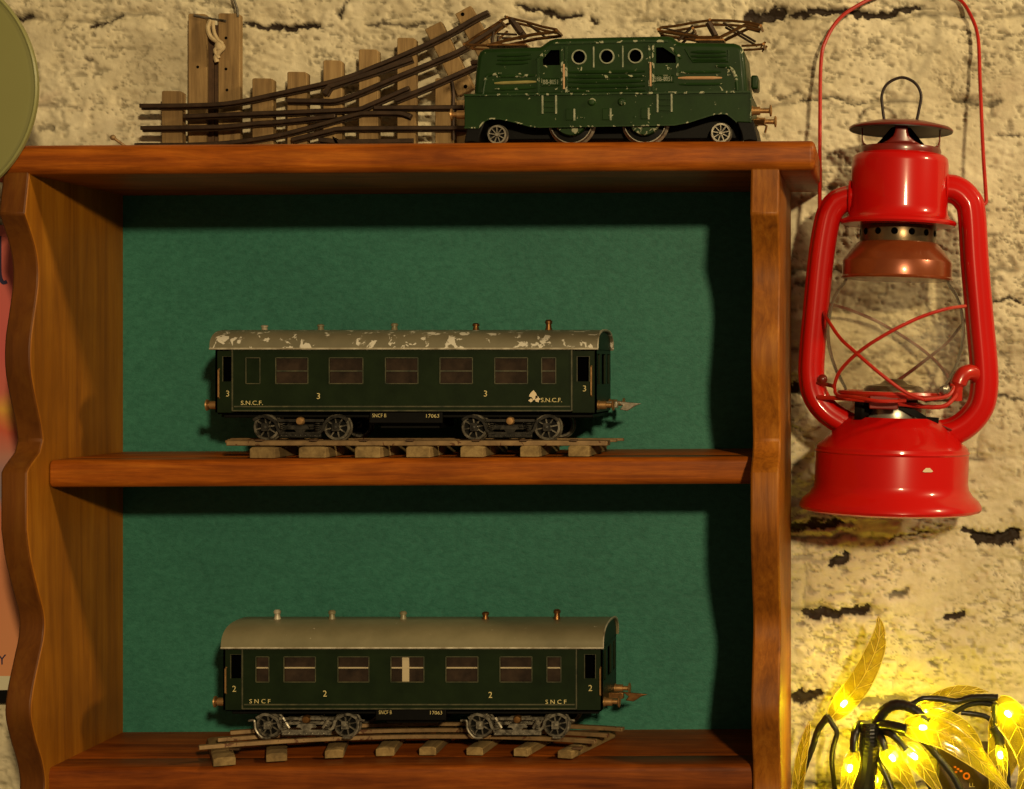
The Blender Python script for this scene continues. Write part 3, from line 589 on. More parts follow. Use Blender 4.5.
panto_px('pantograph', [([(467, 46), (482, 36), (497, 27), (504, 22.5)], 0.0009), ([(511, 19), (528, 23), (545, 28), (560, 31)], 0.0009), ([(490, 47), (510, 41.5), (535, 36), (560, 33)], 0.0011), ([(504, 22), (511, 19), (508, 17.5)], 0.0009), ([(497, 36), (506, 28)], 0.0007), ([(470, 46), (492, 47)], 0.0008)],
    [((514, 21), (524, 35), 0.0021), ((495, 44), (497, 33), 0.0009), ((530, 24), (545, 35), 0.0007), ((500, 35), (520, 36), 0.0007)], [(511, 19), (560, 32), (504, 23), (468, 46)], (490, 530, 46.6))
lroot['_o'] = (0, 0, 0)
lroot.location = ((751-U)*k(LY0), LY0, TOPZ+0.0010)
lroot.rotation_euler = (0, -0.006, 0)

# ------------------------------------------------------------------ coaches
def make_coach(nm, label, Yf, W, px0, px1, eave, bottom, rtop, railY, rail_py, main, wins, bar_y, wy, doors, dy, blank, strip_win, vents, chip, cls, nums, sncf, under, hand, bogies, wr, silver, roof_x, buf_y, endslits):
    """one tinplate coach; every picture coordinate lies on its front side plane Yf"""
    kk = k(Yf); X = lambda px: (px-U)*kk; Z = lambda py: ZC-(py-V)*kk
    zr = ZC-(rail_py-V)*k(railY)
    r = thing(nm, label, 'toy railway coach', (X((px0+px1)/2), Yf+W/2, zr))
    x0, x1, ze, zb = X(px0), X(px1), Z(eave), Z(bottom); Yb = Yf+W
    T = 0.0012
    zw1, zw0 = Z(wy[0]), Z(wy[1]); zd1, zd0 = Z(dy[0]), Z(dy[1])
    hs = [(X(a), X(c), zw0, zw1) for a, c in wins]
    b = MB()
    b.holes(X(main[0]), X(main[1]), zb, ze, hs, Yf, Yf+T); b.holes(X(main[0]), X(main[1]), zb, ze, hs, Yb-T, Yb)
    REC = 0.0022
    for (a, c), (d0, d1) in zip(((px0, main[0]), (main[1], px1)), doors):
        for y0, y1 in ((Yf+REC, Yf+REC+T), (Yb-REC-T, Yb-REC)):
            b.holes(X(a), X(c), zb-0.001, ze, [(X(d0), X(d1), zd0, zd1)], y0, y1)
    for px in main:
        b.box(X(px)-0.0004, X(px)+0.0004, Yf, Yb, zb, ze)
    sl = [(Yf+W*f0, Yf+W*f1) for f0, f1 in endslits]
    # end walls with three tall openings
    for xe in (x0, x1-T):
        ysb = sorted({Yf+REC, Yb-REC, *[q for s_ in sl for q in s_]}); zs1, zs0 = Z(wy[0]-4), Z(wy[1]+1)
        for i in range(len(ysb)-1):
            c = (ysb[i]+ysb[i+1])/2
            if any(s_[0] < c < s_[1] for s_ in sl): b.box(xe, xe+T, ysb[i], ysb[i+1], zb-0.001, zs0); b.box(xe, xe+T, ysb[i], ysb[i+1], zs1, ze)
            else: b.box(xe, xe+T, ysb[i], ysb[i+1], zb-0.001, ze)
        # gable under the roof arch
        rt = Z(rtop)+0.0006; g = [(Yf+REC, ze-0.0004)]
        for i in range(13):
            a = PI*i/12; g.append((Yf+W/2-(W/2-0.0015)*abs(math.cos(a))**0.72*math.copysign(1, math.cos(a)), ze+(rt-ze-0.0012)*math.sin(a)**0.8))
        g.append((Yb-REC, ze-0.0004)); b.prism(g, xe, xe+T, 'X')
    body = b.build('body', M['coach'], r, weld=False)
    b = MB(); b.box(x0+0.002, x1-0.002, Yf+0.008, Yb-0.008, zb, ze); b.box(x0+0.001, x1-0.001, Yf+REC+T, Yb-REC-T, zb-0.002, zb)
    b.build('interior', M['void'], body)
    # beading strips
    b = MB()
    for py in (bottom-4.5,): b.ribbon([(X(main[0])+0.001, Yf, Z(py)), (X(main[1])-0.001, Yf, Z(py))], 0.0004, 0.0004)
    for px in main: b.ribbon([(X(px), Yf, ze), (X(px), Yf, zb)], 0.0004, 0.0005)
    b.ribbon([(X(main[0]), Yf, zb+0.0002), (X(main[1]), Yf, zb+0.0002)], 0.0004, 0.0003)
    b.build('beading', M['coach_line'], body)
    for i, (a, c) in enumerate(wins):
        xa, xc = X(a), X(c); zm = Z(bar_y); f = MB()
        for p, q in (((xa, zw0), (xc, zw0)), ((xa, zw1), (xc, zw1)), ((xa, zw0), (xa, zw1)), ((xc, zw0), (xc, zw1))):
            f.ribbon([(p[0], Yf, p[1]), (q[0], Yf, q[1])], 0.00026, 0.0003)
        w = f.build('window', M['coach_line'], r)
        p = MB(); p.box(xa, xc, Yf+0.0013, Yf+0.0018, zw0, zw1); p.build('pane', M['coach'] if i in blank else M['pane'], w)
        if i not in blank:
            q = MB(); q.box(xa, xc, Yf+0.0006, Yf+0.0013, zm-0.0004, zm+0.0004); q.build('glazing_bar', M['coach_line'] if cls == '3' else M['pane_strip'], w)
        if i == strip_win:
            q = MB(); m_ = xa+(xc-xa)*0.33; q.box(m_, m_+0.0042, Yf+0.0007, Yf+0.0012, zw0, zw1); q.build('pale_strip', M['pane_strip'], w)
    for (d0, d1) in doors:   # worn rim around each door opening
        f = MB(); ys_ = Yf+REC-0.0002
        f.tube([(X(d0), ys_, zd0), (X(d0), ys_, zd1), (X(d1), ys_, zd1), (X(d1), ys_, zd0)], 0.00035, 5); f.build('door_frame', M['coach_line'], body)
    for px, ya, yb in hand:
        f = MB(); f.tube([(X(px), Yf+REC, Z(ya)), (X(px), Yf+0.0006, Z(ya+1)), (X(px), Yf+0.0006, Z(yb-1)), (X(px), Yf+REC, Z(yb))], 0.00055, 6); f.build('handrail', M['brass'], r)
    # roof
    rx0, rx1 = X(roof_x[0]), X(roof_x[1]); rt = Z(rtop); prf = []; OV = 0.0012
    for i in range(25):
        a = PI*i/24; prf.append((Yf+W/2-(W/2+OV)*abs(math.cos(a))**0.72*math.copysign(1, math.cos(a)), ze+0.0006+(rt-ze)*math.sin(a)**0.8))
    inn = [(Yf+W/2+(y-Yf-W/2)*0.97, z-0.0009) for y, z in prf]
    b = MB(); b.prism(prf+inn[::-1], rx0, rx1, 'X'); roof = b.build('roof', M['roof_chip'] if chip else M['roof'], r, angle=50)
    b = MB(); b.tube([(rx0, Yf-OV, ze+0.0005), (rx1, Yf-OV, ze+0.0005)], 0.0006, 6); b.tube([(rx1-0.0003, y, z) for y, z in prf], 0.0005, 6); b.build('roof_edge', M['roof_edge'], roof)
    for i, (px, py) in enumerate(vents):
        Ym = Yf+W/2; c = P(px, py, Ym); zt = rt+0.0002; b = MB(); hgt = max(0.0026, c.z-zt+0.0012)
        b.lathe([(0.0026, -0.0008), (0.0018, hgt*0.35), (0.0016, hgt*0.6), (0.0022, hgt*0.62), (0.0023, hgt*0.85), (0.0014, hgt), (0, hgt)], (c.x, Ym, zt), 'Z', 14)
        b.build('roof_vent', M['roof_edge'] if i == 0 else M['brass_dk'] if i > 2 else M['roof'], roof)
    # underframe
    b = MB(); b.box(x0+0.004, x1-0.003, Yf+0.006, Yb-0.006, zb-0.0042, zb-0.0016); b.box(X(under[0][0])-0.006, X(under[1][0])+0.006, Yf+0.003, Yf+0.005, zb-0.0075, zb-0.0006)
    b.box(X(under[0][0])-0.002, X(under[1][0])+0.002, Yf+0.012, Yb-0.012, zb-0.011, zb-0.004)
    uf = b.build('underframe', M['black'], r, bevel=0.0004)
    for px, py, tx, wd in under: text('lettering', tx, M['letter'], (X(px), Yf+0.0029, Z(py)), 3.6*kk, uf, width=wd*kk, bold=0.0)
    for px, py, door in nums: text('lettering', cls, M['letter'], (X(px), Yf+(REC if door else 0)-0.0001, Z(py)), 6.0*kk, body, bold=0.0)
    for px, py, wd in sncf: text('lettering', 'S.N.C.F.' if cls == '3' else 'S N C F', M['letter'], (X(px), Yf-0.0001, Z(py)), 4.2*kk, body, width=wd*kk, bold=0.0)
    # bogies
    for bi, (pa, pc) in enumerate(bogies):
        xa, xc = (pa-U)*k(railY), (pc-U)*k(railY); xm = (xa+xc)/2; wrr = wr*k(railY); zc = zr+wrr; wbl = xc-xa
        fm = M['steel_mid'] if silver else M['bogie_dk']
        f = MB(); yf = railY-0.0055; ybk = Yb-(railY-Yf)
        for ys_ in (yf, ybk+0.004):
            # equaliser bar, arch bars, axle boxes, springs
            f.ribbon(smooth_path([(xa-wrr*0.9, ys_, zc+wrr*0.55), (xa-wrr*0.2, ys_, zc+wrr*0.85), (xa+wrr*0.7, ys_, zc+wrr*0.45), (xa+wrr*1.15, ys_, zc-wrr*0.35), (xm, ys_, zc-wrr*0.45), (xc-wrr*1.15, ys_, zc-wrr*0.35), (xc-wrr*0.7, ys_, zc+wrr*0.45), (xc+wrr*0.2, ys_, zc+wrr*0.85), (xc+wrr*0.9, ys_, zc+wrr*0.55)], 4), 0.0008, 0.0006)
            f.box(xa+wrr*0.9, xc-wrr*0.9, ys_-0.0006, ys_+0.0006, zc+wrr*0.42, zc+wrr*0.62)
            f.box(xa+wrr*1.1, xc-wrr*1.1, ys_-0.0004, ys_+0.0008, zc-wrr*0.75, zc-wrr*0.5)
            for xx in (xa, xc):
                f.box(xx-0.0021, xx+0.0021, ys_-0.0014, ys_+0.001, zc-0.0022, zc+0.0026); f.lathe([(0, -0.0022), (0.0012, -0.0020), (0.0014, 0)], (xx, ys_, zc), 'Y', 12)
            for xx in (xa+wrr*1.35, xc-wrr*1.35):
                for q in range(5): f.lathe([(0.0006, -0.0004), (0.0016, -0.0002), (0.0016, 0.0002), (0.0006, 0.0004)], (xx, ys_-0.0006, zc-wrr*0.35+q*0.0013), 'Z', 10)
                f.box(xx-0.002, xx+0.002, ys_-0.0016, ys_+0.001, zc-wrr*0.5, zc-wrr*0.38)
            f.prism([(xm-0.006, zc-wrr*0.15), (xm+0.006, zc-wrr*0.15), (xm+0.0045, zc+wrr*0.15), (xm-0.0045, zc+wrr*0.15)], ys_-0.0013, ys_+0.001, 'Y')
            f.prism([(xm-0.004, zc-wrr*0.1), (xm+0.004, zc-wrr*0.1), (xm+0.002, zc-wrr*0.42), (xm-0.002, zc-wrr*0.42)], ys_-0.0009, ys_+0.001, 'Y')
            for q in range(9): f.lathe([(0, -0.0008), (0.0004, -0.0006), (0.0005, 0.0004)], (xa+wrr*1.2+(wbl-wrr*2.4)*q/8, ys_-0.0002, zc-wrr*0.62), 'Y', 8)
            if silver:
                f.tube(smooth_path([(xa-wrr*1.5, ys_, zc+wrr*0.35), (xa-wrr*1.05, ys_, zc+wrr*0.35), (xa-wrr*0.95, ys_, zc-wrr*0.35), (xa-wrr*0.45, ys_, zc-wrr*0.95), (xa+wrr*0.2, ys_, zc-wrr*0.98)], 4), 0.0007, 6)
                f.tube(smooth_path([(xc+wrr*1.5, ys_, zc+wrr*0.35), (xc+wrr*1.05, ys_, zc+wrr*0.35), (xc+wrr*0.95, ys_, zc-wrr*0.35), (xc+wrr*0.45, ys_, zc-wrr*0.95), (xc-wrr*0.2, ys_, zc-wrr*0.98)], 4), 0.0007, 6)
                f.tube([(xa+wrr*1.2, ys_-0.0008, zc+wrr*0.6), (xa+wrr*1.7, ys_-0.0008, zc-wrr*0.2)], 0.0009, 6); f.tube([(xc-wrr*1.2, ys_-0.0008, zc+wrr*0.6), (xc-wrr*1.7, ys_-0.0008, zc-wrr*0.2)], 0.0009, 6)
        f.box(xm-0.006, xm+0.006, railY+0.002, ybk-0.002, zc, zc+wrr*0.5); f.box(xa+wrr, xc-wrr, railY+0.004, ybk-0.004, zc-wrr*0.2, zc+wrr*0.3)
        bg = f.build('bogie', fm, r, weld=False)
        d = MB(); d.lathe([(0, -0.0024), (0.0020, -0.0022), (0.0026, -0.0010), (0.0026, 0.001)], (xm, yf, zc+wrr*0.48), 'Y', 16); d.build('pivot_boss', M['brass'] if not silver else M['brass_dk'], bg)
        for xx in (xa, xc): d = MB(); d.tube([(xx, yf, zc), (xx, ybk+0.004, zc)], 0.0009, 8); d.build('axle', M['black'], bg)
        for xx in (xa, xc):
            for yy, fr in ((railY-0.0035, 1), (ybk-0.001, 0)):
                d = MB(); wheel_mb(d, xx, yy, zc, wrr, 0.0040, 8 if fr else 0, mi_rim=0, mi_dark=1); d.build('wheel', [M['steel_dk'], M['black']], bg)
    # buffers and couplings
    zbf = Z(buf_y)
    for yy in (Yf+0.0075, Yb-0.0075):
        buffer(r, x1-0.0004, yy, zbf, 1, 0.0105); buffer(r, x0+0.0004, yy, zbf, -1, 0.0080)
    b = MB(); ym = Yf+W/2; b.box(x0+0.004, x0-0.001, ym-0.002, ym+0.002, zbf-0.004, zbf-0.001); b.tube([(x0, ym, zbf-0.002), (x0-0.005, ym, zbf-0.003), (x0-0.006, ym, zbf-0.008)], 0.0007, 6); b.build('coupling', M['black'], r)
    b = MB(); b.box(x1-0.006, x1+0.009, ym-0.0022, ym+0.0022, zbf-0.0022, zbf+0.0018)
    b.prism([(x1+0.008, zbf+0.002), (x1+0.016, zbf+0.0012), (x1+0.024, zbf+0.0004), (x1+0.020, zbf-0.0010), (x1+0.015, zbf-0.0042), (x1+0.010, zbf-0.0034), (x1+0.012, zbf-0.001)], ym-0.0009, ym+0.0009, 'Y'); b.build('coupling', M['steel'] if cls == '3' else M['brass_dk'], r, bevel=0.0004)
    return r, body, X, Z
SL = [(0.10, 0.26), (0.37, 0.63), (0.74, 0.90)]
r1, body1, X1, Z1 = make_coach('railway_coach', 'dark green toy railway coach with chipped grey roof and numbers 3 on its side', 0.0165, 0.060, 214, 596, 349.5, 411, 330, 0.0245, 440.2, (232.5, 571.8),
    [(246, 260), (275.8, 308), (329.3, 363), (385.5, 418), (440, 472.5), (494.8, 527.6), (541.7, 555.8)], 371, (357.8, 383.6), [(221.5, 231.5), (576.5, 588.8)], (356.5, 381.5), {0}, None,
    [(264.6, 327), (320.8, 326), (394.5, 325), (476, 325), (548.7, 321.5)], True, '3', [(226.4, 393.6, 1), (318.5, 396, 0), (485.5, 393.5, 0), (584, 388.5, 1)], [(252, 402.8, 22), (551.5, 400, 21)],
    [(378, 415.6, 'SNCF B', 14), (431.5, 416, '17063', 13)], [(218, 369, 398), (591, 366, 396)], [(268.5, 338.5), (476, 548.5)], 13.2, False, (210, 598.5), 405.3, SL)
for (px, py, w, h, sd) in ((534, 395.5, 5, 5, 1), (537.5, 399, 3, 4, 2), (531, 400.5, 2.5, 2, 3)):   # bare metal chips on the side
    rr = random.Random(sd); pts = [(X1(px+w*math.cos(a)*rr.uniform(.5, 1.1)), Z1(py+h*math.sin(a)*rr.uniform(.5, 1.1))) for a in [2*PI*i/11 for i in range(11)]]
    b = MB(); b.prism(pts, 0.0165-0.0001, 0.0165, 'Y'); b.build('paint_chip', M['chip'], body1)
r2, body2, X2, Z2 = make_coach('railway_coach', 'dark green toy railway coach with plain grey roof and numbers 2 on its side', 0.0165, 0.060, 222, 602, 648.5, 709, 627, 0.0265, 736.2, (242.5, 576.5),
    [(256, 269), (284, 315.5), (338, 369), (391, 424), (446, 478), (500, 532), (547, 561)], 668, (656.8, 682), [(229.5, 240.5), (584, 595)], (655, 679), set(), 3,
    [(277.4, 611.5), (332, 612), (403.3, 613), (485.5, 613.6), (557, 611)], False, '2', [(233, 689.4, 1), (325, 693.5, 0), (490.4, 694.8, 0), (589.8, 688.6, 1)], [(260, 701.2, 21), (556, 701.8, 21)],
    [(384, 713.2, 'SNCF B', 13), (435, 713.6, '17063', 12)], [(225, 668, 694), (600, 668, 696)], [(271, 348), (482, 557)], 12.8, True, (221.5, 604), 704, SL)

# ------------------------------------------------------------------ display tracks under the coaches
SH1 = ZC-0.0567
t1 = thing('railway_track', 'straight three-rail toy track on wooden sleepers under the upper coach', 'toy track', (P(420, 0, 0.04).x, 0.04, SH1+0.0004))
T1H, R1TOP = 0.0070, ZC-(440.2-V)*k(0.0245)
tz1 = lambda x: SH1+0.005*(x+0.30)+0.0003
for pa, pc, dy in ((249.5, 275, 0.0), (298, 325, .001), (355, 380, -.0005), (406, 430, 0), (460, 483, .0006), (520, 539, 0), (568, 589, .0004)):
    xa, xc = (pa-U)*k(0.003), (pc-U)*k(0.003); y0, y1 = 0.003+dy, 0.072+dy; z0 = max(tz1(xa), tz1(xc)); zt = z0+T1H-0.0003; b = MB()
    c = (xc-xa)*0.2
    b.add([(xa, y0, z0), (xc, y0, z0), (xc, y0, zt-0.0006), (xc-c, y0, zt), (xa+c*.5, y0, zt), (xa, y0, zt-0.001), (xa, y1, z0), (xc, y1, z0), (xc, y1, zt-0.0006), (xc-c, y1, zt), (xa+c*.5, y1, zt), (xa, y1, zt-0.001)],
          [(5, 4, 3, 2, 1, 0), (6, 7, 8, 9, 10, 11)]+[(i, (i+1) % 6, (i+1) % 6+6, i+6) for i in range(6)])
    b.build('sleeper', M['sleeper_d'], t1, bevel=0.0004)
def rail_ribbon(parent, pts, w, z0, z1, m='rail_dull'):
    b = MB(); b.ribbon([(x, y, (z0+z1)/2) for x, y in pts], w, (z1-z0)/2, (0, 0, 1)); return b.build('rail', M[m], parent, bevel=0.0004)
zb1 = SH1+T1H+0.0005
for pa, pc, Y in ((226, 609, 0.0095), (228, 617, 0.0405), (231, 624, 0.0715)):
    Y = {0.0095: 0.0245, 0.0405: 0.0400, 0.0715: 0.0560}[Y]
    rail_ribbon(t1, [((pa-U)*k(Y), Y), ((pc-U)*k(Y), Y)], 0.0016, zb1+0.0006, R1TOP)
# flat tin base strips carrying the rails
for pa, pc, Y in ((229, 609, 0.0135), (640, 640, 0)):
    if pa != pc:
        b = MB(); b.box((pa-U)*k(Y), (pc-U)*k(Y), Y-0.005, Y+0.006, zb1-0.0003, zb1+0.0028); b.build('edge_rail', M['rail_dull'], t1, bevel=0.0005)
for px in (262, 316, 366, 412, 478, 525, 575):
    x = (px-U)*k(0.012); b = MB(); b.box(x-0.0022, x+0.0022, 0.006, 0.011, zb1+0.0026, zb1+0.0036); b.build('rail_clip', M['rail_old'], t1, bevel=0.0002)

SH2 = ZC-0.2414
t2 = thing('railway_track', 'curved three-rail toy track on splayed wooden sleepers under the lower coach', 'toy track', (P(420, 0, 0.05).x, 0.05, SH2+0.0004))
cx2 = (436-U)*k(0.02); R2 = 0.30; cy2 = 0.0265-R2   # arc centre in front of the shelf
tz2 = lambda x: SH2+0.005*(x+0.28)+0.0004
R2TOP = ZC-(737.4-V)*k(0.0265)
for pa, pc in ((221, 242), (267, 287), (321, 339), (370, 388), (413, 430), (461, 478), (510, 525), (556, 572)):
    pm = (pa+pc)/2; w = (pc-pa)/2*k(0.01); xm = (pm-U)*k(0.012); a = math.asin(max(-1, min(1, (xm-cx2)/R2))); rd = Vector((math.sin(a), math.cos(a), 0)); tn = Vector((math.cos(a), -math.sin(a), 0))
    b = MB(); h = 0.0052; vs = []
    for rr in (R2-0.0005, R2+0.064):
        c = Vector((cx2, cy2, 0))+rd*rr; z0 = tz2(xm)+0.0004
        for q, zz in ((-w, 0), (w, 0), (w, h-0.0008), (w*0.6, h), (-w*0.6, h), (-w, h-0.0008)): p = c+tn*q; vs.append((p.x, p.y, z0+zz))
    b.add(vs, [(5, 4, 3, 2, 1, 0), (6, 7, 8, 9, 10, 11)]+[(i, (i+1) % 6, (i+1) % 6+6, i+6) for i in range(6)]); b.build('sleeper', M['sleeper_d'], t2, bevel=0.0004)
for rr, pa, pc in ((0.010, 209, 596), (0.029, 223, 608), (0.048, 232, 622)):
    Y = 0.03; xa, xc = (pa-U)*k(0.012+rr*0.8), (pc-U)*k(0.012+rr*0.8); pts = []
    for i in range(25):
        x = xa+(xc-xa)*i/24; a = math.asin((x-cx2)/(R2+rr)); pts.append((x, cy2+(R2+rr)*math.cos(a)))
    rail_ribbon(t2, pts, 0.0019, R2TOP-0.0026, R2TOP)
for px, py, Y in ((578, 742, 0.02), (236, 748, 0.018), (590, 732, 0.04)):
    p = P(px, py, Y); b = MB(); b.box(p.x-0.003, p.x+0.003, Y-0.003, Y+0.001, SH2+0.0062, SH2+0.0075); b.build('rail_clip', M['rail_old'], t2, bevel=0.0002)

# ------------------------------------------------------------------ track switch leaning on the wall
TB = lambda x: TOPZ+0.006*(x+0.16)+0.0004
sw = thing('track_switch', 'toy track switch with dark curved rails leaning on the wall beside the locomotive', 'toy track', (P(300, 0, 0.1).x, 0.1, TOPZ))
YS0, YS1, YR = 0.0965, 0.1035, 0.0925
def plank(name, px0, px1, pyt, parent, y0=YS0, y1=YS1, top=None):
    xa, xc = (px0-U)*k(y0), (px1-U)*k(y0); zt = ZC-(pyt-V)*k(y0); zb = max(TB(xa), TB(xc)); b = MB(); c = (xc-xa)*0.12
    b.prism([(xa, zb), (xc, zb), (xc, zt-0.0014), (xc-c, zt-0.0002), (xa+c, zt), (xa, zt-0.0004)], y0, y1, 'Y'); return b.build(name, M['sleeper'], parent, bevel=0.0006)
for a, c, t in ((161.5, 182, 90.6), (252, 273, 78), (287, 307, 71.5), (323, 342, 60), (358.6, 378, 49), (397, 415.5, 37.5), (435, 454, 78), (456, 476, 100)): plank('sleeper', a, c, t, sw)
def slant(pa, pb, w, hole=()):
    A, B = P(*pa, YS0), P(*pb, YS0); d = (B-A).normalized(); n = Vector((d.z, 0, -d.x)); hw = w*k(YS0)/2; b = MB()
    q = [A+n*hw, A-n*hw, B-n*hw, B+n*hw]; b.prism([(v.x, v.z) for v in q], YS0, YS1, 'Y'); o = b.build('sleeper', M['sleeper'], sw, bevel=0.0008)
    for h in hole:
        p = P(*h, YS0); m = MB(); m.lathe([(0, -0.0004), (0.0012, -0.0003), (0.0014, 0.0004)], (p.x, YS0, p.z), 'Y', 14); m.build('nail_hole', M['void'], o)
slant((432.5, 25), (466, 92), 18.5, [(465.5, 86.5)]); slant((462.5, 9.5), (492, 64), 18, [(462.6, 14.3)])
rails = [[(140, 106), (190, 105.5), (232, 103), (280, 93.3), (338.6, 80), (377.7, 65.5), (416.7, 49), (450, 33), (475, 18.6), (488.5, 12)],
         [(325, 94), (329, 87.5), (335, 84.6), (375, 72), (412, 58.8)], [(287, 100.6), (320, 101), (337, 100.4), (358, 93.5), (397, 77), (436, 61), (464.6, 48), (503, 23)],
         [(395, 100.6), (428.4, 87), (456, 75), (482, 63)], [(184, 116.5), (256, 113.6), (280, 112.7), (345, 110), (360, 108.8), (370, 105), (409, 88)], [(374, 107.7), (420, 107.6), (464.5, 107.4)],
         [(141, 128.2), (217, 127), (256, 123.4), (280, 121.8), (335.6, 116)], [(135, 145.3), (190, 145), (233, 142.4), (280, 135), (319, 125), (355, 115), (366, 113.2), (397, 113.2), (405, 114.5), (411, 117)],
         [(291.7, 140), (329, 131), (342.5, 128.8), (400, 128.2), (470, 128)], [(319, 139.6), (335, 141.4), (344.5, 141.8), (413, 140.8)]]
for i, rl in enumerate(rails):
    pts = smooth_path([P(x, y, YR+(0.0002*i if i % 2 else 0)) for x, y in rl], 6)
    b = MB(); b.ribbon(pts, 0.00135, 0.0016, (0, 1, 0)); b.ribbon([p+Vector((0, 0.0029, -0.0002)) for p in pts], 0.0021, 0.0012, (0, 1, 0)); b.build('rail', M['rail_dark'], sw, bevel=0.0004, weld=False)
b = MB(); b.tube([P(452, 82, 0.095), P(453.5, 95, 0.093), P(453, 110, 0.094), P(453.5, 140, 0.094)], 0.0012, 6); b.tube([P(471, 62.8, 0.090), P(478, 62, 0.090)], 0.0015, 8); b.build('point_lever', M['rail_dark'], sw)

# twin plank piece standing behind the switch rails
tp = thing('wooden_track_piece', 'tall upright piece of twin wooden planks with a knotted string at its top', 'toy track', (P(214, 0, 0.105).x, 0.107, TOPZ))
Y0, Y1 = 0.1040, 0.1095
plank('plank', 188, 206.5, 13.5, tp, Y0, Y1); plank('plank', 218, 240, 13, tp, Y0, Y1)
xa, xc = (206.5-U)*k(Y0), (218-U)*k(Y0); b = MB(); b.box(xa, xc, Y0+0.0035, Y1, TB(xa), ZC-(24-V)*k(Y0)); b.box(xa+0.003, xa+0.0042, Y0+0.002, Y0+0.0036, TB(xa), ZC-(62-V)*k(Y0)); b.build('centre_strip', M['rail_old'], tp)
b = MB()
for px, py in ((197.7, 67), (226, 69), (227, 90), (226, 38)):
    p = P(px, py, Y0); b.lathe([(0, -0.0003), (0.0009, -0.0002), (0.0011, 0.0004)], (p.x, Y0, p.z), 'Y', 12)
b.build('nail_hole', M['void'], tp)
b = MB(); b.tube([P(194, 15.2, Y0-0.001), P(210, 18.5, Y0-0.001), P(226, 21, Y0-0.001)], 0.0008, 6); b.tube(smooth_path([P(238, 17, Y0-0.0005), P(237, 8, Y0), P(233, -4, Y0), P(231, -14, Y0+0.002)]), 0.0008, 6); b.build('wire_pin', M['steel_dk'], tp)
b = MB(); b.tube(smooth_path([P(211, 20, Y0-0.002), P(208, 28, Y0-0.0025), P(211, 37, Y0-0.003), P(218, 42, Y0-0.0035), P(223, 47, Y0-0.003), P(219, 52, Y0-0.003), P(216, 57, Y0-0.002), P(217, 62, Y0-0.0015)], 5), 0.0016, 8)
b.tube(smooth_path([P(213, 21, Y0-0.002), P(214, 32, Y0-0.003), P(218, 40, Y0-0.004), P(222, 44, Y0-0.004), P(215, 50, Y0-0.004), P(219, 58, Y0-0.002)], 5), 0.0012, 8); b.sphere(P(219, 46, Y0-0.0035), 0.0028, 1, 0.8, 1.2, 8); b.build('string', M['string'], tp)
# small pin with a round head lying at the left of the switch
nl = MB(); a, c = P(113, 137.5, 0.0), P(127, 147.5, 0.002); c.z = TB(c.x)+0.001
nl.tube([a, a+(c-a)*.5, c], 0.0009, 8); nl.sphere(a, 0.0017, n=8); o = nl.build('nail', M['rail_dull']); o['label'] = 'small round headed pin standing askew on the shelf top left of the track switch'; o['category'] = 'nail'

# ------------------------------------------------------------------ hurricane lantern
LY = 0.0575; KL = k(LY)
base_pt = P(890.5, 512, LY)
lr = thing('hurricane_lantern', 'red enamel hurricane lantern with glass globe hanging on the wall', 'lantern', (0, 0, 0))
lr['_o'] = (0, 0, 0); AX = (901-890.5)/(512-135)
def lq(px, py, d=0.0):   # local coordinates: x from the leaning axis, z up from the base; d = depth towards the wall in px
    up = (512-py); ax = 890.5+AX*up
    return Vector(((px-ax)*KL, d*KL, up*KL))
def lq3(px, py, d):
    return Matrix.Rotation(-math.atan(AX), 3, 'Y') @ (P(px, py, LY+d*KL)-base_pt)
def lathe_px(name, prof, m, parent=lr, n=64, **kw):
    b = MB(); b.lathe([(r*KL, (512-y)*KL) for r, y in prof], (0, 0, 0), 'Z', n); return b.build(name, m, parent, **kw)
tank = lathe_px('fuel_tank', [(0, 510), (84, 511), (90, 509), (91.5, 506.5), (91, 504), (88, 499), (82, 494), (78, 488), (77, 482), (77, 452), (76, 447), (73, 444), (69, 441), (55, 427), (50, 422), (46, 419), (44, 417), (0, 417)], M['red'], angle=30)
b = MB(); b.lathe([(77*KL, (452-1.2-448)*0+(512-453)*KL), (78*KL, (512-451.5)*KL), (77*KL, (512-450)*KL)], (0, 0, 0), 'Z', 64); b.build('tank_seam', M['red'], tank)
ch = [lq(926+5.2*math.cos(t)*(0.8+0.3*math.sin(3*t)), 465+3.6*math.sin(t)*(0.8+0.25*math.cos(2*t))) for t in [2*PI*i/14 for i in range(14)]]
b = MB(); rt_ = 77.7*KL
b.add([(v.x, -math.sqrt(max(rt_**2-v.x**2, 0)), v.z) for v in ch], [tuple(range(14))]); b.build('paint_chip', M['chip'], tank)
lathe_px('tank_collar', [(30, 419), (33, 418), (33, 409), (30, 404), (24, 400), (0, 400)], M['burner'])
lathe_px('burner', [(30, 398), (31, 394), (30, 389), (27, 386), (14, 384), (8, 379), (0, 379)], M['collar'])
b = MB(); b.lathe([(9*KL, -7*KL), (12*KL, 0), (9*KL, 7*KL)], (0, 0, 0), 'X', 20)
for i in range(len(b.v)): b.v[i] = b.v[i]+lq(862, 411, -26)
b.tube([lq(866, 411, -26), lq(884, 409, -20)], 2.2*KL, 8); b.build('wick_knob', M['black'], lr)
b = MB(); b.ribbon([lq(900, 405, -34), lq(915, 412, -32), lq(925, 418, -28), lq(938, 419, -20)], 3.2*KL, 1.6*KL, (0, 1, 0)); b.build('filler_clip', M['black'], lr)
lathe_px('globe_plate', [(20, 400), (48, 398.5), (55, 397), (57, 394), (56, 391.5), (52, 391), (49, 394), (20, 396)], M['red_wire'])
b = MB(); b.box(lq(868, 0).x*0-24*KL, 4*KL, -55*KL, -48*KL, (512-408)*KL, (512-395)*KL); b.build('plate_tab', M['red_cap'], lr, bevel=0.0006)
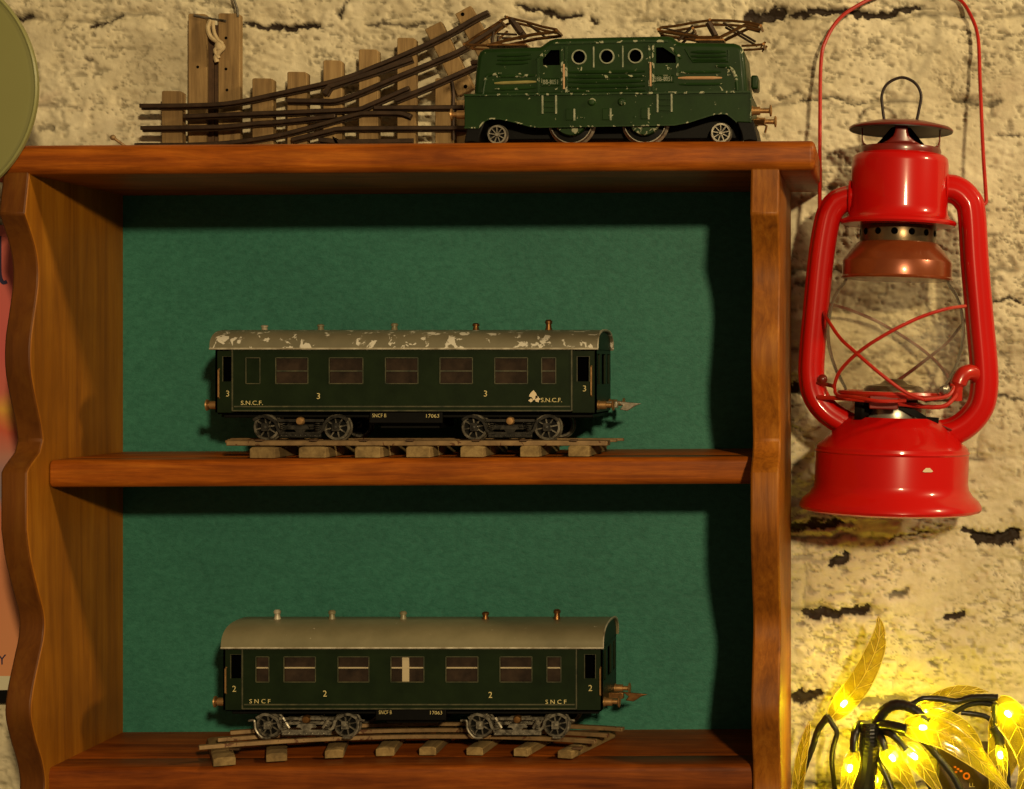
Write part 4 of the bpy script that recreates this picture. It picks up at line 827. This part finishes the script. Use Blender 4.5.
gl = [(52, 279), (54, 283), (60, 291), (66, 305), (69, 322), (69.5, 335), (67, 352), (61, 370), (54, 383), (50, 390), (49.5, 394)]
gp = smooth_path([(r, 0, y) for r, y in gl], 4); outer = [(v.x, v.z) for v in gp]; inner = [(r-1.6, y) for r, y in outer[::-1]]
b = MB(); b.lathe([(r*KL, (512-y)*KL) for r, y in outer], (0, 0, 0), 'Z', 72); gb = b.build('glass_globe', M['glass'], lr)
# strip the caps of the open globe
bm = bmesh.new(); bm.from_mesh(gb.data); bmesh.ops.delete(bm, geom=[f for f in bm.faces if len(f.verts) > 8], context='FACES'); bm.to_mesh(gb.data); bm.free()
lathe_px('globe_cap', [(52, 280), (55.5, 279.5), (56.5, 278), (55, 276.5), (55, 262.5), (54, 260.5), (46, 250), (41, 244), (39, 242.5), (30, 242)], M['copper'])
col = lathe_px('vent_collar', [(38, 243.5), (38.3, 240), (38.3, 226), (36, 222)], M['collar'])
b = MB()
for i in range(14):
    a = 2*PI*i/14+0.12; c = Vector((math.cos(a), math.sin(a), 0)); o_ = c*38.5*KL+Vector((0, 0, (512-233.5)*KL)); tn = Vector((-c.y, c.x, 0)); ring = [o_+(tn*math.cos(t)+Vector((0, 0, 1))*math.sin(t))*3.4*KL for t in [2*PI*j/14 for j in range(14)]]
    b.add(ring, [tuple(range(14))])
b.build('vent_hole', M['void'], col)
drum = lathe_px('chimney_drum', [(36, 226), (57, 225.6), (58.5, 223.5), (57.5, 221), (52, 218.5), (49.5, 214), (49, 208), (48.7, 164), (47.8, 158.5), (45, 155.5), (40, 154)], M['red'], angle=40)
b = MB()   # chimney neck with arched openings: ring below, four posts
b.lathe([(40*KL, (512-156)*KL), (41*KL, (512-151)*KL), (40*KL, (512-148)*KL), (38.5*KL, (512-149)*KL), (38.5*KL, (512-156)*KL)], (0, 0, 0), 'Z', 48, closed=True)
for i in range(4):
    a0 = -PI/2+i*PI/2; vs = []; fs = []
    rows = [(148.5, 0.55), (145, 0.33), (141, 0.2), (136, 0.15), (126, 0.15)]
    for y, hwid in rows:
        for j in range(7): a = a0-hwid+2*hwid*j/6; vs.append((39.6*KL*math.cos(a), 39.6*KL*math.sin(a), (512-y)*KL))
    for ii in range(4):
        for j in range(6): fs.append((ii*7+j, ii*7+j+1, ii*7+7+j+1, ii*7+7+j))
    b.add(vs, fs)
nk = b.build('chimney_neck', M['red_cap'], lr); sd = nk.modifiers.new('thick', 'SOLIDIFY'); sd.thickness = 0.0006
lathe_px('draught_cone', [(31, 152), (20, 140), (10, 128)], M['void'], nk)
cap = lathe_px('chimney_cap', [(0, 124.6), (52, 131), (52.3, 129.5), (50, 127.5), (30, 122.5), (12, 120), (0, 119)], M['red_cap'])
lathe_px('dark_underside', [(0, 125.2), (10, 125.5), (30, 127), (51.5, 131.8), (51.5, 131.2), (0, 124.7)], M['cap_dark'], cap)  # disc under the cap, darker than the cap itself
b = MB(); b.tube(smooth_path([lq(884.5, 123), lq(882.5, 108), lq(882, 95), lq(888, 83.5), lq(902, 77.3), lq(915, 82.5), lq(921, 94), lq(919, 109), lq(916, 123)], 6), 1.5*KL, 8); b.build('lifting_ring', M['cap_dark'], cap)
flt = lambda a: 1-0.07*abs(math.sin(2*a))**3
def sect(a): return 1.0-0.10*max(0, math.cos(a))**6*0-0.12*(abs(math.sin(a+0.5))**14)-0.11*abs(math.cos(a*2+0.6))**6
def side_tube(pts, r):
    b = MB(); b.tube(smooth_path([lq(*p) for p in pts], 8), [q*KL for q in r] if isinstance(r, list) else r*KL, 32, sec=sect); return b.build('air_tube', M['red'], lr, angle=60)
side_tube([(862, 197, 0), (849, 199.5, 0), (838, 204, 0), (830.5, 213, 0), (826, 228, 0), (821, 260, 0), (816, 310, 0), (812, 355, 0), (811.5, 380, 0), (816, 399, 0), (828, 414, 0), (846, 425, 0), (860, 431, 0)], 13.6)
side_tube([(930, 187, 0), (946, 187, 0), (957, 189, 0), (966.5, 197, 0), (971.5, 210, 0), (974.5, 257, 0), (979, 310, 0), (983.5, 360, 0), (984, 385, 0), (980, 404, 0), (968, 420, 0), (952, 430, 0), (932, 434, 0)], 14.6)
b = MB()
for x, y, a in ((849.5, 199, 0), (946.5, 187, 0)):
    p = lq(x, y); b.lathe([(17*KL, -1.2*KL), (18*KL, 0), (17*KL, 1.2*KL)], p, 'X', 32)
b.build('tube_flange', M['red'], lr)
b = MB(); b.tube(smooth_path([lq(951, 428, -15), lq(936, 422, -16), lq(931, 420, -15)], 5), 1.2*KL, 6); b.build('solder_seam', M['red_cap'], tank)
# wire bail
bw = [lq3(a, c, max(0, (206-c)/218*88)) for a, c in ((824, 221), (820.5, 214), (819.8, 200), (820, 120), (821, 62), (826, 40), (840, 18), (864, 2), (890, -9), (912, -12), (938, -9), (959, -1), (971, 16), (978, 38), (980, 80), (983, 150), (986, 196), (985.5, 203), (981, 206))]
b = MB(); b.tube(smooth_path(bw, 6), 2.0*KL, 8); b.build('bail_handle', M['red_wire'], lr)
# crossed guard wires around the globe, front and back
def gpt(px, py, back_=False):
    v = lq(px, py); R = 73*KL; d = math.sqrt(max(R*R-v.x*v.x, 0)); return Vector((v.x, d if back_ else -d, v.z))
w1 = [(823.5, 314), (829, 323), (841, 340), (856, 353.5), (872, 367), (886, 378), (905, 391), (922, 397.5)]; w2 = [(964, 305), (945, 309), (922, 317), (903, 326), (886, 335.5), (868, 347), (852, 360), (840, 374), (835, 388)]
b = MB()
for w in (w1, w2): b.tube(smooth_path([gpt(*p) for p in w], 5), 1.75*KL, 8)
b.tube(smooth_path([gpt(922, 397.5), lq(945, 394, -45), lq(952, 386, -35), lq(950, 383, -30)], 5), 1.75*KL, 8)
b.tube(smooth_path([lq(835, 388, -20), lq(838, 396, -30), lq(855, 397, -55), lq(880, 400, -70), lq(905, 399, -66)], 5), 1.75*KL, 8); b.build('globe_guard', M['red_wire'], lr)
for w in (w1, w2): b = MB(); b.tube(smooth_path([gpt(2*(890.5+AX*(512-p[1]))-p[0], p[1], True) for p in w], 5), 1.75*KL, 8); b.build('globe_guard', M['red_cap'], lr)  # rear wires take a darker red that paints in their shade
b = MB(); b.tube(smooth_path([lq(818, 399, -14), lq(850, 399.5, -30), lq(900, 403, -40), lq(938, 405, -34), lq(952, 397, -26), lq(958, 386, -20)], 5), 2.2*KL, 8)
b.tube(smooth_path([lq(956, 398, -18), lq(957, 384, -20), lq(962, 373, -18), lq(970, 370, -12), lq(978, 374, -4)], 5), [5.5*KL]*6+[8*KL]*15, 12); b.build('lift_lever', M['red_wire'], lr)
b = MB(); b.sphere(lq(823, 381, -14), 5*KL, n=8); b.tube([lq(818, 384, -13), lq(836, 388, -20)], 2*KL, 8); b.build('guard_stud', M['red_cap'], lr)
b = MB(); b.sphere(lq(944, 387, -42), 4.5*KL, n=8); b.lathe([(3*KL, -4*KL), (5*KL, 0), (3*KL, 4*KL)], lq(942, 388, -44), 'X', 14); b.build('guard_clip', M['steel'], lr)
lr.location = base_pt; lr.rotation_euler = (0, math.atan(AX), 0)
lr.location.z = base_pt.z

# ------------------------------------------------------------------ glowing leaf branch
lb = thing('leaf_light_branch', 'black wire branch with glowing yellow translucent leaf lights in the lower right corner', 'string light', P(866, 790, 0.07))
def stem(pts, r, taper=1.0, name='stem', Y=0.07, ridges=False):
    q = smooth_path([P(p[0], p[1], p[2] if len(p) > 2 else Y) for p in pts], 6); n = len(q)
    rr = [r*k(Y)*(1+(taper-1)*i/(n-1))*(1+0.06*math.sin(i*2.3)) for i in range(n)]
    b = MB(); b.tube(q, rr, 10)
    return b.build(name, M['wrap'], lb, angle=50)
tr = smooth_path([P(863, 840, 0.07), P(864, 790, 0.07), P(868, 755, 0.068), P(870, 735, 0.066), P(870, 722, 0.066)], 16); n = len(tr)
b = MB(); b.tube(tr, [(11.5-2.0*i/n+0.35*(i % 3 == 0))*k(0.07) for i in range(n)], 14); b.build('trunk', M['wrap'], lb, angle=20)
stem([(872, 735), (877, 722, .066), (884, 711, .064), (894, 705, .062), (906, 706, .06), (916, 711, .058), (929, 721, .056)], 6.2, 0.75)
stem([(908, 706), (916, 702), (924, 698.6), (940, 699, .072), (956, 701.5, .074), (970, 698, .074), (984, 697.5, .073), (998, 698, .072)], 2.6, 1.5)
stem([(939, 722, .076), (955, 712, .076), (969.6, 704.5, .075), (984, 703, .074), (998, 706, .072)], 2.4, 1.3)
stem([(961, 712.5, .08), (975, 714, .08), (986, 716.6, .079), (992, 722, .078), (996, 731, .076)], 2.6)
stem([(995, 703), (994.6, 715), (996, 735), (1001, 744), (1006, 760), (1008.5, 783), (1009, 800)], 3.0, 0.8); stem([(994, 726), (998, 734), (1000, 744)], 5.5, 0.9)
stem([(792, 812, .085), (799, 788, .085), (806, 765, .084), (813, 746, .083), (818, 730, .082), (828, 716, .08)], 2.6, 1.4)
stem([(827, 715, .08), (833, 725, .08), (837, 733, .08), (833, 748, .08), (832, 762, .08), (834.5, 788, .08), (836, 810, .08)], 2.8, 0.9)
stem([(870, 727), (860, 725), (855, 734, .062), (853.5, 752, .06)], 5.0, 0.8); stem([(872, 726), (882, 724.5, .062), (894, 726, .058), (907, 729, .055)], 5.0, 0.9)
stem([(880, 729), (900, 732.5), (916, 737), (925, 743), (938, 757), (951.6, 774), (963, 795)], 2.8, 1.3)
stem([(875, 732), (881, 739, .06), (885, 750, .058)], 4.6, 0.9); stem([(878, 730), (890, 733, .06), (898, 739.5, .058), (906, 750, .056)], 4.2, 0.9)
stem([(874, 748), (881, 765, .064), (887, 777, .062), (893, 792, .06)], 3.8, 0.9); stem([(912, 758, .066), (918, 768, .066), (925, 778, .066), (936, 797, .066)], 2.6)
def leaf(path, width, led, roll=0.25, Y=0.066):
    pts = smooth_path([P(p[0], p[1], p[2] if len(p) > 2 else Y) for p in path], 8); n = len(pts); b = MB(); vs = []; nc = 9
    for i, p in enumerate(pts):
        t = i/(n-1); tg = (pts[min(i+1, n-1)]-pts[max(i-1, 0)]).normalized(); w = tg.cross(Vector((0, 1, 0))).normalized()
        wd = w*math.cos(roll)+Vector((0, 1, 0))*math.sin(roll); nv = tg.cross(wd)
        hw = width*k(Y)*((t+0.05)**0.6*max(1-t, 0)**1.05/0.35+0.015)
        for j in range(nc):
            s_ = -1+2*j/(nc-1); vein = 0.00022*math.cos(PI*(t*16-abs(s_)*5)); vs.append(p+wd*hw*s_+nv*(0.0009*s_*s_*hw/0.006+vein+(0.0006 if j == nc//2 else 0)))
    fs = [(i*nc+j, i*nc+j+1, (i+1)*nc+j+1, (i+1)*nc+j) for i in range(n-1) for j in range(nc-1)]
    b.add(vs, fs); o = b.build('leaf', M['leaf'], lb, angle=80); so = o.modifiers.new('thick', 'SOLIDIFY'); so.thickness = 0.0004; so.offset = 0
    # raised rim along the blade edge
    e = MB()
    for c in (0, nc//2, nc-1): e.tube([vs[i*nc+c]-Vector((0, 0.0003, 0)) for i in range(n)], 0.00022, 5)
    for i in range(3, n-6, 5):
        for c in (0, nc-1): e.tube([vs[i*nc+nc//2]-Vector((0, 0.0003, 0)), vs[min(i+4, n-1)*nc+c]-Vector((0, 0.0003, 0))], 0.00014, 4)
    e.build('leaf_vein', M['leaf_vein'], o)
    if led:
        c = P(*led); d = (pts[3]-pts[0]).normalized(); l = MB(); l.tube([c-d*0.0022, c-d*0.0014, c+d*0.0012, c+d*0.002, c+d*0.0024], [0.0012, 0.0015, 0.0015, 0.0010, 0.0003], 10); l.build('led', M['led'], o)
leaf([(832, 717, .078), (845, 702, .076), (862, 680, .073), (876, 650, .072), (880, 630, .073), (878, 616, .075)], 11.5, (844, 703.5, .0745), 0.35, 0.076)
leaf([(795, 812, .075), (799, 785, .075), (803, 755, .075), (808, 733, .076), (809.5, 721, .077)], 9, None, 0.9, 0.076)
leaf([(853.5, 750, .06), (850, 766, .059), (846, 785, .058), (840, 815, .058)], 9, (850, 768.5, .0575), 0.5, 0.06)
leaf([(905, 727, .056), (923, 728, .054), (946, 735, .052), (970, 752, .051), (990, 771, .052), (1014, 796, .055)], 13.5, (923, 727.5, .0515), 0.15, 0.053)
leaf([(884, 747, .058), (893, 758, .057), (905, 775, .056), (920, 802, .056)], 10, (892.5, 758, .0545), -0.2, 0.057)
leaf([(905, 747, .056), (915, 757, .055), (928, 774, .055), (945, 800, .056)], 10, (914.5, 756.5, .0525), 0.3, 0.055)
leaf([(922, 708, .074), (935, 702, .078), (955, 694, .082), (972, 691, .086), (988, 692, .088)], 12, (925, 712, .072), 1.15, 0.08)
leaf([(925, 715, .066), (945, 725, .07), (968, 738, .074), (985, 760, .076)], 14, None, 0.5, 0.072)
leaf([(996, 701, .07), (1008, 713, .067), (1022, 735, .064), (1028, 765, .063), (1016, 798, .064)], 16, (1008, 714, .0645), -0.3, 0.066)
leaf([(999, 744, .068), (1001, 756, .066), (1003, 772, .065), (1003, 795, .065)], 7, (1000.5, 755, .064), 0.7, 0.066)
leaf([(877, 765, .07), (876, 780, .07), (873, 800, .07)], 7, (876, 780, .0715), 0.6, 0.07)
leaf([(1000, 712, .075), (1005, 740, .08), (1000, 770, .084), (992, 800, .086)], 17, None, 0.2, 0.078)

# dark printed box behind the leaves
bx = thing('printed_box', 'small dark brown box with orange printing behind the glowing leaves', 'box', P(960, 800, 0.095))
b = MB(); p0, p1 = P(938, 838, 0.092), P(992, 748, 0.092); b.box(p0.x, p1.x, 0.092, 0.113, p0.z, p1.z); bo = b.build('carton', M['box_dark'], bx, bevel=0.0008)
c = P(966.5, 776, 0.092); b = MB(); b.lathe([(2.0*k(.09), -0.0002), (3.6*k(.09), -0.0002), (3.6*k(.09), 0.0002), (2.0*k(.09), 0.0002)], c, 'Y', 20, closed=True)
c2 = P(958, 770, 0.092)
for dx, dz in ((-3, 3), (0, 1), (3, -1), (-2, -2)): b.box(c2.x+dx*k(.09)-0.0008, c2.x+dx*k(.09)+0.0008, c2.y-0.0002, c2.y+0.0002, c2.z+dz*k(.09)-0.0006, c2.z+dz*k(.09)+0.0006)
b.build('printed_motif', M['orange'], bo)
text('lettering', 'LL', M['letter'], P(972, 785, 0.0918), 4*k(.09), bo)

# ------------------------------------------------------------------ green disc, poster
DY = -0.03; dc = P(-87, 87, DY); rd = 125*k(DY)
ds = thing('round_disc', 'sage green round enamel disc at the top left overlapping the shelf end', 'disc', dc)
b = MB(); b.lathe([(0, -0.0016), (rd*0.93, -0.0014), (rd*0.975, -0.0008), (rd*0.985, 0), (rd*0.985, 0.0016), (0, 0.0016)], dc, 'Y', 128); b.build('face', M['disc'], ds)
b = MB(); b.lathe([(rd*0.975, -0.0012), (rd*0.99, -0.0018), (rd, -0.0008), (rd, 0.0018), (rd*0.975, 0.002)], dc, 'Y', 128, closed=True); b.build('rim', M['disc_rim'], ds)
PYW = 0.108
pz = P(0, 225, PYW).z; px0, px1 = P(-260, 0, PYW).x, XL-PT-0.002; pzb = P(0, 676, PYW).z
px1 = P(55, 0, PYW).x
px1 = min(px1, XL-PT-0.0012)
po = thing('poster', 'pink and orange poster with dark letters hanging left of the shelf', 'poster', (px0, PYW, pz))
b = MB(); b.box(px0, px1, PYW, PYW+0.0012, pzb, pz); b.build('print', M['poster'], po)
b = MB(); b.box(px0, px1, PYW-0.0001, PYW+0.0011, P(0, 690, PYW).z, pzb); b.build('margin', M['poster_edge'], po)
b = MB(); b.box(px0, px1, PYW-0.0001, PYW+0.0011, P(0, 703, PYW).z, P(0, 696, PYW).z); b.box(px0, px1, PYW+0.0003, PYW+0.0010, P(0, 697, PYW).z, P(0, 689, PYW).z); b.build('frame_edge', M['black'], po)
b = MB(); b.ribbon(smooth_path([P(-0.5, 236, PYW-0.0001), P(-0.5, 262, PYW-0.0001), P(0, 276, PYW-0.0001), P(3, 282.5, PYW-0.0001), P(7, 281.5, PYW-0.0001)], 5), 1.9*k(PYW), 0.00012); b.build('lettering', M['ink'], po)
text('lettering', 'y', M['ink'], P(-10, 312, PYW), 10*k(PYW), po)
text('lettering', 'Y', M['ink'], P(2, 659.5, PYW), 10*k(PYW), po)

# ------------------------------------------------------------------ light and camera
w = bpy.data.worlds.new('room'); bpy.context.scene.world = w; w.use_nodes = True
bg = w.node_tree.nodes['Background']; bg.inputs[0].default_value = (1.0, 0.72, 0.42, 1); bg.inputs[1].default_value = 0.10
def lamp(name, loc, power, size, col):
    l = bpy.data.lights.new(name, 'POINT'); l.energy = power; l.shadow_soft_size = size; l.color = col
    o = bpy.data.objects.new(name, l); C.objects.link(o); o.location = loc; return o
lamp('ceiling_lamp', (0.68, -2.5, ZC+0.58), 205, 0.06, (1.0, 0.76, 0.42))
lamp('side_lamp', (1.3, -0.45, ZC+0.8), 60, 0.05, (1.0, 0.76, 0.42))
cam = bpy.data.cameras.new('camera'); co = bpy.data.objects.new('camera', cam); C.objects.link(co)
co.location = (0, -D, ZC); co.rotation_euler = (PI/2, 0, 0)
cam.sensor_fit = 'HORIZONTAL'; cam.sensor_width = 36; cam.lens = 36*(D/S)/1024
cam.shift_x = (512-U)/1024; cam.shift_y = -(394.5-V)/1024; cam.clip_start = 0.01
sc = bpy.context.scene; sc.camera = co
sc.view_settings.view_transform = 'Standard'; sc.view_settings.look = 'None'; sc.view_settings.gamma = 1; sc.view_settings.use_curve_mapping = False
sc.view_settings.exposure = 0.0
sc.cycles.use_denoising = True; sc.cycles.max_bounces = 8; sc.cycles.transparent_max_bounces = 16; sc.cycles.sample_clamp_indirect = 4
for o in bpy.data.objects:
    if '_o' in o: del o['_o']
